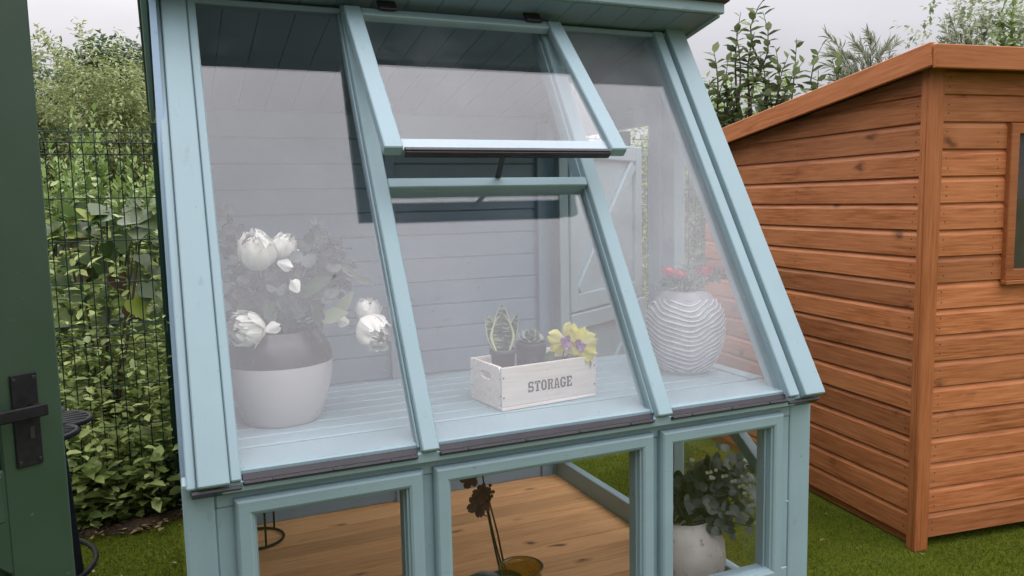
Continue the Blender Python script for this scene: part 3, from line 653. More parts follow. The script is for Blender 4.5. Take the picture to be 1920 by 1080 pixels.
shoots('leafy_shrub', [fs(1890, -10, 1885, 110, 7.0), fs(1910, -20, 1905, 110, 7.0), fs(1875, 30, 1880, 120, 7.0), fs(1925, 0, 1920, 110, 7.0), fs(1900, 25, 1895, 120, 7.0)],
       'dark leafy shrub at the right edge above the brown shed', 'shrub', M['lf_shoot'], .09, .045, seed=76, rad=.01, gap=.03, base=at(1890, 200, 7.0))

# ------------------------------------------------------------------ green garden room with its open door at the left
gr = thing('garden_room', (-1.9, -1.9, 0), 'dark green painted garden room whose open door stands at the left edge', 'garden room')
GH = Vector((-.850, -.488, 0)); DX = Vector((math.sin(R(58)), math.cos(R(58)), 0)); DN = Vector((DX.y, -DX.x, 0)); DA = (DX, DN, I3[2])
DW = .742                                             # door width
gw = box('wall', (-3.4, -3.4, .0), (-.905, -.50, 2.35), M['green'], gr, .01)  # unseen room body, with the roof over it, added to block low sky
box('roof', (-3.55, -3.55, 2.352), (-.80, -.40, 2.44), M['black'], gr, .01)
box('door_post', (-.90, -.56, 0), (-.845, -.505, 2.34), M['green'], gr, .004, grain='z')
door = box('door', (.0, -.018, .10), (DW, -.002, 2.12), M['green'], gr, .002, GH, DA, 'z')
def db(name, lo, hi, g='z', b=.004, mat=None, par=None): return box(name, lo, hi, mat or M['green'], par or door, b, GH, DA, g)
db('door_stile', (DW - .118, -.0015, .10), (DW, .022, 2.12)); db('door_stile', (0, -.0015, .10), (.118, .022, 2.12))
db('door_rail', (.1185, -.0015, .905), (DW - .1185, .022, 1.0), 'x'); db('door_rail', (.1185, -.0015, .10), (DW - .1185, .022, .28), 'x'); db('door_rail', (.1185, -.0015, 2.0), (DW - .1185, .022, 2.12), 'x')
gb_ = db('glazing_bead', (.1185, .004, 1.0005), (DW - .1185, .014, 1.014), 'x', .003)
box('corner_gusset', (-.075, -.001, -.075), (.075, .020, .075), M['green'], door, .003, GH + DX * (DW - .1185) + I3[2] * .9045, ((DX + I3[2]).normalized(), DN, (I3[2] - DX).normalized()), 'x')
hp = db('handle_plate', (DW - .094, .0225, 1.005), (DW - .046, .0275, 1.188), 'z', .002, M['iron'])
lever = MB(); P_ = lambda x_, y_, z_: GH + DX * x_ + DN * y_ + I3[2] * z_
lever.tube([P_(DW - .058, .027, 1.118), P_(DW - .058, .062, 1.118)], .011, 12)
lever.build('handle_spindle', M['iron'], hp, True)
db('handle_lever', (DW - .178, .058, 1.106), (DW - .046, .066, 1.130), 'x', .003, M['iron'], hp)
kh = db('keyhole', (DW - .0665, .0277, 1.058), (DW - .0585, .0285, 1.082), 'z', .001, M['dark'], hp)
for zz in (1.015, 1.178):
    for xx in (DW - .088, DW - .052): db('screw', (xx - .003, .0277, zz - .003), (xx + .003, .029, zz + .003), 'x', .001, M['black'], hp)

# ------------------------------------------------------------------ cast iron table behind the door
tb = thing('bistro_table', (-.64, 1.30, 0), 'black cast iron bistro table with slotted scalloped top behind the green door', 'table')
TC = Vector((-.64, 1.30, .735)); TR = .355; NP = 8
V = []; F = []
for p in range(NP):                                   # petals: slotted lobes
    a0 = 2 * math.pi * p / NP + .22; am = .5 * 2 * math.pi / NP * .93
    pet = MB()
    def edge(u): # u -1..1 across the lobe
        rr_ = TR * (.80 + .20 * math.sqrt(max(0, 1 - u * u))); return Vector((math.cos(a0 + u * am), math.sin(a0 + u * am), 0)), rr_
    us = [-1, -.92, -.8, -.6, -.4, -.2, 0, .2, .4, .6, .8, .92, 1]
    rim = [TC + edge(u)[0] * edge(u)[1] for u in us]
    pet.tube(rim, .010, 6); pet.tube([TC + edge(-1)[0] * .12, rim[0]], .008, 6); pet.tube([TC + edge(1)[0] * .12, rim[-1]], .008, 6)
    for u in (-.66, -.33, 0, .33, .66):
        e, r_ = edge(u); n_ = Vector((-e.y, e.x, 0)); w_ = .017
        pa, pb = TC + e * .12, TC + e * (r_ - .004); z_ = Vector((0, 0, .006))
        pet.add([pa - n_ * w_ * .5 - z_, pa + n_ * w_ * .5 - z_, pb + n_ * w_ - z_, pb - n_ * w_ - z_, pa - n_ * w_ * .5 + z_, pa + n_ * w_ * .5 + z_, pb + n_ * w_ + z_, pb - n_ * w_ + z_],
                [(0, 3, 2, 1), (4, 5, 6, 7), (0, 1, 5, 4), (1, 2, 6, 5), (2, 3, 7, 6), (3, 0, 4, 7)])
    pet.build('top_petal', M['iron'], tb, True)
V, F = lathe([(.0, -.012), (.12, -.012), (.128, 0), (.12, .012), (.0, .012)], 32); MB().add([TC + Vector(v) for v in V], F).build('top_boss', M['iron'], tb, True)
for k in range(3):
    a0 = -.25 + k * 2.094; e = Vector((math.cos(a0), math.sin(a0), 0)); b0 = Vector((TC.x, TC.y, 0))
    MB().tube([b0 + e * .262 + I3[2] * .728, b0 + e * .277 + I3[2] * .53, b0 + e * .297 + I3[2] * .19, b0 + e * .315 + I3[2] * .012], [.017, .015, .014, .016], 8).build('leg', M['iron'], tb, True)
MB().tube([Vector((TC.x, TC.y, .215)) + Vector((math.cos(q * math.pi / 20), math.sin(q * math.pi / 20), 0)) * .335 for q in range(41)], .010, 8, False).build('ring_stretcher', M['iron'], tb, True)

# ------------------------------------------------------------------ soil strip and litter under the fence
def soil_mat():
    m, t, b, new, lk = newmat('bare_soil'); f1 = noise(new, lk, 6, detail=6, rough=.7); f2 = noise(new, lk, 60, detail=4)
    c1 = ramp(new, lk, f1, [(.3, (.022, .014, .007)), (.55, (.06, .033, .013)), (.75, (.085, .05, .018))])
    lk(c1, b.inputs['Base Color']); b.inputs['Roughness'].default_value = .95; bump(new, lk, b, f2, 1, .02); return m
rng = np.random.default_rng(81); V = []; F = []
nx_, ny_ = 60, 12
for i in range(nx_ + 1):
    for j in range(ny_ + 1):
        xx = -3 + 6.2 * i / nx_; edge_y = 2.12 + .05 * math.sin(xx * 5) + .03 * math.sin(xx * 13 + 1); yy = edge_y + (5.2 - edge_y) * (j / ny_) ** 1.7
        V.append((xx, yy, .004 + (0 if j == 0 else .012 + rng.uniform(0, .02))))
for i in range(nx_):
    for j in range(ny_): q = i * (ny_ + 1) + j; F.append((q, q + ny_ + 1, q + ny_ + 2, q + 1))
sl = link('soil_bed', mesh('soil_bed', V, F, True), soil_mat()); tag(sl, kind='structure')
M['dead'] = leafmat('dead_leaves', [(0, (.10, .06, .025)), (.6, (.22, .15, .07)), (1, (.36, .28, .16))], .2, .7)
n = 260; Pq = np.stack([rng.uniform(-1.3, .3, n), 2.0 + np.abs(rng.normal(0, .16, n)), np.full(n, .022)], 1)
dv = unit(np.stack([rng.normal(size=n), rng.normal(size=n), rng.normal(0, .15, n)], 1)); sz = rng.uniform(.015, .06, n)
lt = cloud('leaf_litter', Pq, dv, np.array([0, 0, 1.]) + rng.normal(0, .25, (n, 3)), sz, sz * .5, SH_OV, M['dead']); tag(lt, 'brown dead leaves scattered on soil at the fence foot', 'leaf litter', kind='stuff')

# turf blades
rng = np.random.default_rng(82)
def blades(x0, x1, y0, y1, n): return np.stack([rng.uniform(x0, x1, n), rng.uniform(y0, y1, n), np.zeros(n)], 1)
Pq = np.concatenate([blades(-.9, -.01, .9, 2.1, 26000), blades(1.9, 4.2, -.6, .35, 52000), blades(1.9, 2.85, .35, 2.0, 26000)]); n = len(Pq)
dv = unit(np.stack([rng.normal(0, .5, n), rng.normal(0, .5, n), np.full(n, 1.0)], 1)); L_ = rng.uniform(.008, .018, n)
M['blade'] = leafmat('turf_blades', [(0, (.045, .066, .004)), (.6, (.095, .125, .010)), (1, (.16, .19, .03))], .25, .7, .1)
tf = cloud('turf_blades', Pq, dv, rng.normal(size=(n, 3)), L_, L_ * .16, ([(0, .5, 0), (0, -.5, 0), (1, 0, 0)], [(0, 1, 2)]), M['blade']); tag(tf, 'short green artificial turf pile around the sheds', 'turf', kind='stuff')

# ------------------------------------------------------------------ pots and plants on the bench
def pottery(name, low, high, speck=.2, rough=.5, scale=70):
    m, t, b, new, lk = newmat(name); f = noise(new, lk, scale, detail=4, rough=.7); f2 = noise(new, lk, 5, detail=3)
    c = ramp(new, lk, f2, [(.3, low), (.7, high)]); lk(mixc(new, lk, ramp(new, lk, f, [(.58, (0, 0, 0)), (.72, (speck,) * 3)]), c, (.08, .07, .065)), b.inputs['Base Color'])
    b.inputs['Roughness'].default_value = rough; bump(new, lk, b, f, .15, .002); return m
M['pot_pale'] = pottery('pale_grey_pot', (.44, .41, .41), (.52, .49, .49), .12, .6)
M['pot_glaze'] = plain('dark_brown_glaze', (.030, .024, .021), .22, .4, 6)
M['white_petal'] = leafmat('white_petals', [(0, (.80, .78, .70)), (1, (.88, .87, .83))], .25, .5, .3)
M['sepal'] = leafmat('yellow_green_sepals', [(0, (.32, .38, .08)), (1, (.50, .46, .14))], .3)
M['lf_euca'] = leafmat('eucalyptus_leaves', [(0, (.018, .028, .022)), (.65, (.04, .056, .046)), (1, (.12, .145, .13))], .2, .5)
M['lf_silk'] = leafmat('silk_green_leaves', [(0, (.035, .06, .03)), (.7, (.075, .115, .055)), (1, (.22, .27, .15))], .25, .5)
def petal_mesh(w, h, cup, ruff, seed, mat, name='petal', nu=8, nv=8, rnd=False):
    rg = random.Random(seed); V = []; F = []; ph = rg.uniform(0, 6)
    for j in range(nv + 1):
        v = j / nv
        ww = w * (.35 + .65 * math.sin(math.pi * min(1, .18 + v * .70))) * (1 if v < .85 else 1 - (v - .85) * 1.6)
        if rnd: ww = w * (.22 + .78 * (v / .6) ** .8) if v < .6 else w * math.sqrt(max(.12, 1 - ((v - .6) / .43) ** 2))
        for i in range(nu + 1):
            u = -1 + 2 * i / nu; x_ = u * ww * .5; lift = cup * (v ** 1.4) * (1 - .25 * u * u) - cup * .55 * u * u * v
            z_ = lift + ruff * v * math.sin(u * 5 + ph) * .5; V.append((x_, v * h + ruff * .6 * math.sin(u * 4 + ph * 2) * v, z_))
    for j in range(nv):
        for i in range(nu): q = j * (nu + 1) + i; F.append((q, q + 1, q + nu + 2, q + nu + 1))
    me = mesh(name, V, F, True); me.materials.append(mat); return me
def ball_petal(rad, span_u, span_v, seed, mat):
    """petal that hugs a ball of radius rad: a curved shell patch from the base up, rim rolled out"""
    rg = random.Random(seed); V = []; F = []; ph = rg.uniform(0, 6); nu, nv = 8, 7
    for j in range(nv + 1):
        v = j / nv; th = -1.05 + span_v * v                         # latitude
        for i in range(nu + 1):
            u = -1 + 2 * i / nu; lon = u * span_u * (.35 + .65 * math.sin(math.pi * (.15 + .68 * v)))
            r_ = rad * (1 + .04 * math.sin(u * 6 + ph) * v + .16 * max(0, v - .74) * (1.2 + math.sin(u * 4 + ph)) * 3 + .05 * abs(u) ** 3); th2 = th - .10 * u * u * v + .07 * math.sin(u * 5 + ph) * v
            V.append((r_ * math.cos(th2) * math.sin(lon), r_ * math.cos(th2) * math.cos(lon), r_ * math.sin(th2)))
    for j in range(nv):
        for i in range(nu): q = j * (nu + 1) + i; F.append((q, q + 1, q + nu + 2, q + nu + 1))
    me = mesh('petal', V, F, True); me.materials.append(mat); return me
def peony(parent, c, r, face, seed, open_=1.0, n=22):
    rg = random.Random(seed); q = Vector(face).to_track_quat('Z', 'Y').to_matrix().to_4x4(); base = Matrix.Translation(c) @ q
    V, F = lathe([(r * .15, -r * .60), (r * .45, -r * .45), (r * .6, 0), (r * .5, r * .3), (r * .28, r * .48), (r * .02, r * .52)], 18, lambda a, z, rr: rr * .07 * math.sin(a * 5 + z * 90))
    core = link('flower', mesh('flower', V, F, True), M['white_petal'], parent, base)
    for i in range(n):
        lay = i / n; rad = r * (.74 + .26 * lay); me = ball_petal(rad, .78 - .06 * lay, 2.55 - .75 * lay * open_ - .25 * (i % 3) * lay, seed * 50 + i, M['white_petal'])
        mm = base @ Matrix.Rotation(i * 2.4 + rg.uniform(-.2, .2), 4, 'Z') @ Matrix.Rotation(rg.uniform(-.30, .22) - .10 * lay * open_, 4, 'X') @ Matrix.Rotation(rg.uniform(-.3, .3), 4, 'Y')
        link('petal', me, M['white_petal'], core, mm)
    return core
LEAFDISC = mesh('disc_leaf', [(0, 0, 0)] + [(.5 + .5 * math.cos(a), .5 * math.sin(a), .09 * math.cos(2 * a)) for a in [math.pi + i * math.pi / 5 for i in range(10)]], [(0 + 0, i + 1, (i + 1) % 10 + 1) for i in range(10)], True)
for v in LEAFDISC.vertices[0:1]: v.co = (.5, 0, -.04)
LEAFDISC.materials.append(M['lf_euca'])
M['lf_euca2'] = leafmat('pale_eucalyptus_leaves', [(0, (.05, .066, .058)), (.6, (.10, .125, .112)), (1, (.22, .25, .235))], .2, .5)
LEAFDISC2 = LEAFDISC.copy(); LEAFDISC2.materials.clear(); LEAFDISC2.materials.append(M['lf_euca2'])
LEAFOV = mesh('ovate_leaf', SH_OV[0], SH_OV[1], True); LEAFOV.materials.append(M['lf_silk'])
def leafobj(parent, p, dl, size, width=1.0, up=None, me=None, mat=None, name='leaf'):
    dl = Vector(dl).normalized(); up = Vector(up or (0, -.35, 1)); s_ = up.cross(dl)
    if s_.length < 1e-3: s_ = Vector((1, 0, 0)).cross(dl)
    s_.normalize(); up = dl.cross(s_)
    return link(name, me or LEAFDISC, mat or M['lf_euca'], parent, frame(Vector(p), (dl * size, s_ * size * width, up * size)))
def sprig(parent, mb, a_, b_, n, size, rg, me=None, mat=None, width=1.0, spread=.9):
    a_ = Vector(a_); b_ = Vector(b_); mid = (a_ + b_) / 2 + Vector((rg.uniform(-.02, .02), rg.uniform(-.02, .02), .025)); mb.tube([a_, mid, b_], [.003, .0025, .0015], 5, False)
    ax_ = (b_ - a_).normalized(); s_ = ax_.cross(Vector((0, .3, 1))).normalized(); s2 = ax_.cross(s_)
    for i in range(n):
        q = .25 + .75 * (i + 1) / n; p = a_.lerp(mid, q * 2) if q < .5 else mid.lerp(b_, q * 2 - 1)
        ph = i * 2.0 + rg.uniform(-.5, .5)
        for o_ in (1, -1):
            o = (s_ * math.cos(ph) + s2 * math.sin(ph)) * o_ * spread + ax_ * .5
            leafobj(parent, p, o, size * rg.uniform(.75, 1.2), width, (rg.uniform(-.5, .5), -.7 + rg.uniform(-.4, .4), .7), me, mat)
# left pot with white peonies
pc = onz(530, 800, HB); pc = Vector((pc.x + .012, pc.y + .085, HB))
pl = thing('peony_pot', pc, 'big grey pot with dark glazed shoulder holding white peonies and eucalyptus', 'potted flowers')
DP = (pc - CAM).dot(CF); s_px = DP / FPX
def near(px, py, dd): return at(px, py, DP + dd)
H_ = .262
V, F = lathe([(.100, .0), (.106, .006), (.124, .055), (.140, .11), (.146, .158), (.1462, .170)], 56)
MB().add([pc + Vector(v) for v in V], F).build('pot', M['pot_pale'], pl, True)
V, F = lathe([(.1464, .1702), (.146, .185), (.140, .21), (.127, .235), (.115, .248), (.112, .258), (.108, .262), (.103, .258), (.103, .20), (.04, .19)], 56)
MB().add([pc + Vector(v) for v in V], F[:-1]).build('glazed_shoulder', M['pot_glaze'], pl, True)
M['soil2'] = plain('potting_moss', (.03, .03, .015), .95, .5, 60, bmp=.6)
rg = random.Random(91); mb = MB(); top = pc + Vector((0, 0, .25))
for px, py, dd, n_, sz in ((428, 470, .05, 7, .034), (440, 520, .02, 7, .036), (455, 545, -.05, 6, .036), (420, 400, .06, 7, .034), (480, 540, -.07, 6, .038), (520, 520, -.06, 6, .038), (545, 500, -.04, 7, .038), (575, 480, 0, 7, .038),
                           (600, 440, .04, 7, .034), (595, 500, -.05, 6, .038), (620, 480, .0, 7, .038), (640, 465, .03, 7, .036), (650, 520, -.03, 6, .036), (560, 560, -.09, 5, .036), (500, 570, -.10, 5, .036), (610, 545, -.06, 5, .036), (445, 585, -.04, 5, .036), (655, 500, .04, 6, .034), (535, 470, .05, 6, .036), (470, 500, .06, 6, .036), (595, 420, .06, 5, .03), (505, 500, .05, 6, .038), (575, 530, .02, 6, .038), (500, 530, -.02, 7, .04), (540, 540, -.03, 7, .04), (570, 515, -.05, 7, .04), (600, 520, -.02, 7, .04), (465, 560, -.03, 6, .04), (525, 590, -.09, 6, .04), (590, 580, -.07, 6, .04), (640, 540, -.02, 6, .038), (480, 590, -.07, 6, .04), (625, 510, .02, 7, .038), (555, 455, .03, 5, .03), (550, 520, .03, 7, .04), (585, 455, .0, 7, .038), (620, 455, .01, 7, .036), (565, 490, -.07, 7, .04), (610, 500, -.07, 7, .04), (520, 545, -.10, 7, .042), (555, 580, -.11, 6, .042), (470, 530, -.09, 7, .04), (435, 555, -.02, 6, .038), (500, 600, -.11, 6, .04), (600, 560, -.09, 7, .04), (640, 485, -.03, 7, .036), (425, 440, .03, 7, .034)):
    sprig(pl, mb, top + Vector((rg.uniform(-.05, .05), rg.uniform(-.05, .05), 0)), near(px, py, dd), n_, sz, rg)
for px, py, dd in ((640, 520, -.05), (665, 525, -.03), (690, 500, .0), (620, 590, -.1), (560, 600, -.12)):
    b_ = near(px, py, dd); mb.tube([top, (top + b_) / 2 + Vector((0, 0, .03)), b_], [.003, .0025, .0015], 5, False)
for px, py, dd, dx_, dz_, sz, wd in ((600, 600, -.10, .8, .25, .075, .6), (635, 590, -.08, .6, .9, .07, .45), (560, 560, -.1, .9, .6, .11, .35), (660, 520, -.05, 1, -.3, .06, .35), (640, 500, -.05, .9, -.6, .06, .35), (520, 555, -.1, .5, -.5, .07, .6), (480, 560, -.1, -.4, -.4, .07, .6), (590, 560, -.1, .2, -.9, .08, .4), (540, 570, -.11, -.1, -1, .07, .5), (500, 560, -.12, .3, -1, .07, .5)):
    leafobj(pl, near(px, py, dd), CR * dx_ + I3[2] * dz_ - CF * .2, sz * 1.15, wd, -CF + I3[2] * .5, LEAFOV, M['lf_silk'])
for px, py, dd, r_, fc, sd, op in ((482, 472, -.10, .053, (-.15, -.6, .9), 1, .4), (530, 465, -.04, .037, (.5, -.4, .8), 2, .8), (464, 618, -.14, .049, (-.75, -.75, .25), 3, .9), (700, 622, -.08, .050, (.25, -.85, -.15), 4, .6), (690, 585, -.03, .036, (.1, -.3, .9), 5, .9)):
    c_ = near(px, py, dd); peony(pl, c_, r_, fc, sd, op)
    b_ = c_ - Vector(fc).normalized() * r_ * .6; mb.tube([top, (top + b_) / 2 + Vector((0, 0, .03)), b_], [.0035, .003, .003], 6, False)
    for k in range(4):
        a_ = k * 1.57 + sd; fcv = Vector(fc).normalized(); e1 = fcv.cross(Vector((.3, .5, .8))).normalized(); e2 = fcv.cross(e1)
        leafobj(pl, b_, (e1 * math.cos(a_) + e2 * math.sin(a_)) * .9 - fcv * .25, r_ * .8, .5, fcv, LEAFOV, M['sepal'], 'sepal')
wp = petal_mesh(.045, .05, .012, .006, 3, M['white_petal'], rnd=True)
for px, py, dd, rot_ in ((520, 492, -.11, -1.9), (655, 605, -.10, 1.4), (497, 620, -.14, -1.2), (560, 548, -.13, .6)):
    link('petal', wp, None, pl, Matrix.Translation(near(px, py, dd)) @ frame(Vector((0, 0, 0)), (CR, CU, -CF)) @ Matrix.Rotation(rot_, 4, 'Z') @ Matrix.Rotation(-.4, 4, 'X') @ Matrix.Scale(.8, 4))
mb.build('stem', M['twig'], pl, True)
V, F = lathe([(.0, .201), (.1, .205)], 32); MB().add([pc + Vector(v) for v in V], F).build('moss', M['soil2'], pl, True)

# ribbed vase at the right
M['vase'] = plain('silver_grey_glaze', (.27, .27, .285), .2, .2, 25); M['rib'] = plain('white_rib_glaze', (.72, .72, .72), .3, .1, 25)
vc = onz(1306, 703, HB); vc = Vector((vc.x + .006, vc.y + .075, HB))
vz = thing('ribbed_vase', vc, 'silver grey vase with wavy white ribs and small red roses, right end of bench', 'vase')
prof = [(.075, .0), (.082, .004)]
DV = (vc - CAM).dot(CF); VH_ = .286; RM = .134
for i in range(230):
    q = (i + 1) / 230; z_ = .006 + q * (VH_ - .012)
    r_ = RM * (1 - abs((q - .60) / .62) ** 2.3 * (.42 if q < .6 else 1.15)); prof.append((max(.066, r_), z_))
prof += [(.064, VH_), (.058, VH_ - .004), (.057, VH_ - .05)]
va0 = math.atan2(CAM.y - vc.y, CAM.x - vc.x)
def ribs(a, z, r):
    if z < .012 or z > .262: return 0
    t_ = a - va0; ph = z + .024 * math.cos(t_ * 2.0) + .005 * math.sin(t_ * 3 + 1) + .003 * math.sin(t_ * 7) + .002 * math.sin(t_ * 5 + z * 90); w_ = (ph / .0166) % 1
    sharp = max(0, 1 - abs(w_ - .5) * 3.6); return .0050 * sharp
V, F = lathe(prof, 160, ribs); vo = MB().add([vc + Vector(v) for v in V], F).build('vase_body', M['vase'], vz, True)
vo.data.materials.append(M['rib']); vo.data.polygons.foreach_set('material_index', [1 if len(f_) == 4 and sum(ribs(math.atan2(V[q][1], V[q][0]), V[q][2], 0) for q in f_) > .0125 else 0 for f_ in F])
rg = random.Random(95); mb = MB(); top = vc + Vector((0, 0, VH_ - .03))
def nearv(px, py, dd): return at(px, py, DV + dd)
LEAFRO = mesh('rose_leaf', SH_OV[0], SH_OV[1], True); LEAFRO.materials.append(M['lf_silk'])
for px, py, dd, n_, sz in ((1255, 520, .02, 5, .03), (1240, 530, .0, 4, .03), (1280, 500, .02, 5, .03), (1300, 470, .05, 6, .028), (1310, 500, .0, 5, .03), (1350, 510, .02, 6, .028), (1375, 500, .05, 6, .026), (1340, 525, -.03, 5, .028), (1285, 525, -.04, 5, .03), (1365, 520, .0, 5, .028)):
    sprig(vz, mb, top + Vector((rg.uniform(-.02, .02), rg.uniform(-.02, .02), 0)), nearv(px, py, dd), n_, sz, rg, LEAFRO, M['lf_silk'], .55)
for px, py, dd, sz in ((1300, 478, .0, .05), (1308, 495, -.02, .05), (1290, 500, -.02, .045)):
    leafobj(vz, nearv(px, py, dd), CR * .8 + I3[2] * .3, sz, .45, -CF + I3[2], LEAFOV, M['lf_pale'])
mb.build('stem', M['twig'], vz, True)
M['red'] = leafmat('red_petals', [(0, (.50, .035, .035)), (1, (.75, .10, .09))], .25, .5)
for px, py, dd, r_, sd in ((1255, 508, .0, .024, 11), (1276, 514, -.02, .022, 12), (1322, 506, -.02, .028, 13)):
    c_ = nearv(px, py, dd); V, F = lathe([(r_ * .3, -r_ * .5), (r_ * .55, 0), (r_ * .35, r_ * .4), (.001, r_ * .45)], 12); core = MB().add(V, F).build('rose', M['red'], vz, True, Matrix.Translation(c_))
    rp = random.Random(sd)
    for i in range(9):
        me = ball_petal(r_ * (.6 + .045 * i), .7, 1.7 - .07 * i, sd * 9 + i, M['red']); link('petal', me, None, core, Matrix.Translation(c_) @ Matrix.Rotation(.5, 4, 'X') @ Matrix.Rotation(i * 2.4, 4, 'Z'))

# storage crate
M['crate'] = wood('whitewashed_pine', (.56, .50, .45), (.66, .60, .55), (.74, .69, .65), rough=.7, knot=(.45, .30, .22), kscale=(7, 16, 16), bstr=.15, knotamt=.5)
M['ink'] = plain('stencil_ink', (.055, .055, .06), .8, .6, 90)
c0 = onz(942, 773, HB); c1 = onz(1118, 743, HB); ux = (c1 - c0); ux.z = 0; CW = ux.length; ux.normalize(); uy = Vector((-ux.y, ux.x, 0)); CA = (ux, uy, I3[2])
c2 = onz(893, 745, HB); CD = max(.16, min(.21, (c2 - c0).dot(uy))); CH = .128
cr_ = thing('storage_crate', c0 + ux * CW / 2 + uy * CD / 2, 'small whitewashed wooden crate stencilled STORAGE on the bench', 'crate')
def cb(name, lo, hi, g='x', mat=None, par=None, b=.0015): return box(name, lo, hi, mat or M['crate'], par or cr_, b, c0, CA, g)
fb_ = cb('front_board', (0.0, 0, .012), (CW, .010, CH)); cb('back_board', (0, CD - .010, .012), (CW, CD, CH)); cb('bottom_board', (.0, 0, .0015), (CW, CD, .0115))
def end_board(x_):
    hw, hh = CD / 2 - .0105, (CH - .012) / 2; N_ = 40; out_ = []; inn = []
    for k in range(N_):
        a_ = 2 * math.pi * k / N_; ca, sa = math.cos(a_), math.sin(a_); t_ = min(hw / abs(ca) if abs(ca) > 1e-6 else 9, hh / abs(sa) if abs(sa) > 1e-6 else 9); out_.append((ca * t_, sa * t_))
        sw_, r_ = .022, .0115; ix = sw_ * max(-1, min(1, ca * 3)); inn.append((ix + r_ * ca, .022 + r_ * sa))
    V = []
    for dpt in (-.005, .005):
        V += [(dpt, p[0], p[1]) for p in out_] + [(dpt, p[0], p[1]) for p in inn]
    F = []
    for k in range(N_):
        j = (k + 1) % N_; F += [(k, j, N_ + j, N_ + k), (2 * N_ + k, 3 * N_ + k, 3 * N_ + j, 2 * N_ + j), (k, 2 * N_ + k, 2 * N_ + j, j), (N_ + k, N_ + j, 3 * N_ + j, 3 * N_ + k)]
    return link('end_board', mesh('end_board', V, F), M['crate'], cr_, frame(c0 + ux * x_ + uy * CD / 2 + I3[2] * (.012 + hh), CA))
end_board(.0055); end_board(CW - .0055)
for xx in (.006, CW - .006):
    for zz in (.04, .098): cb('nail', (xx - .0025, -.0012, zz - .0025), (xx + .0025, .002, zz + .0025), mat=M['black'], par=fb_, b=.001)
for yy in (.008, CD - .008):
    for zz in (.045, .095): cb('nail', (-.0012, yy - .002, zz - .002), (.002, yy + .002, zz + .002), mat=M['black'], b=.001)
# stencil lettering, slab strokes on a 6 x 8 cell
GL = {'S': [(.3, 0, 4.2, 1.2), (4.1, .6, 5.5, 3.9), (.5, 3.3, 4.6, 4.7), (.4, 4.1, 1.8, 7.4), (1.4, 6.8, 5.2, 8), (4.3, 5.7, 5.3, 7.3), (.4, .6, 1.4, 2.2)],
      'T': [(0.2, 6.7, 2.5, 8), (3.2, 6.7, 5.6, 8), (.2, 5.6, 1.1, 7), (4.7, 5.6, 5.6, 7), (2.1, .8, 3.6, 6.4), (1.3, 0, 4.4, 1)],
      'O': [(.3, 1.3, 1.9, 6.7), (3.9, 1.3, 5.5, 6.7), (1.2, 0, 2.7, 1.4), (3.1, 0, 4.6, 1.4), (1.2, 6.6, 2.7, 8), (3.1, 6.6, 4.6, 8)],
      'R': [(.8, .8, 2.3, 7.4), (.2, 0, 2.7, 1), (.2, 7, 2.4, 8), (2.8, 7, 4.6, 8), (3.9, 4.8, 5.3, 7.5), (2.7, 3.9, 4.6, 5), (3.6, .9, 4.9, 3.8), (3.9, 0, 5.8, 1)],
      'A': [(1.0, 1, 2.1, 4.4), (1.5, 4, 2.5, 6.6), (2.1, 6.2, 3.9, 8), (3.5, 4, 4.5, 6.6), (3.9, 1, 5.0, 4.4), (.3, 0, 2.5, 1), (3.5, 0, 5.8, 1), (2.3, 2.2, 3.8, 3.2)],
      'G': [(.3, 1.3, 1.9, 6.7), (1.2, 0, 4.2, 1.3), (1.2, 6.7, 4.6, 8), (4.2, 5.4, 5.4, 7.4), (3.9, .5, 5.3, 3.2), (3.2, 2.9, 5.8, 4)],
      'E': [(.8, .6, 2.3, 7.4), (.2, 0, 2.6, 1), (.2, 7, 2.6, 8), (2.9, 0, 5.4, 1.1), (2.9, 6.9, 5.4, 8), (4.5, .6, 5.5, 2.4), (4.5, 5.6, 5.5, 7.4), (2.6, 3.5, 4.2, 4.5)]}
lm = MB(); lw_px = CW * .475; cellw = lw_px / 7; x_ = CW * .262; hz = .031; z0_ = .046
for ch in 'STORAGE':
    for (a0, b0, a1, b1) in GL[ch]:
        lm.add([c0 + ux * (x_ + cellw * q / 6.3) + I3[2] * (z0_ + hz * w_ / 8) + uy * dpt for dpt in (-.0009, .0005) for q, w_ in ((a0, b0), (a1, b0), (a1, b1), (a0, b1))],
               [(0, 1, 2, 3), (4, 7, 6, 5), (0, 4, 5, 1), (1, 5, 6, 2), (2, 6, 7, 3), (3, 7, 4, 0)])
    x_ += cellw
lm.build('lettering', M['ink'], fb_)
def incrate(fx, fy, z=.0125): return c0 + ux * (CW * fx) + uy * (CD * fy) + I3[2] * z
M['pot_black'] = plain('black_plant_pot', (.022, .022, .024), .5, .3, 40)
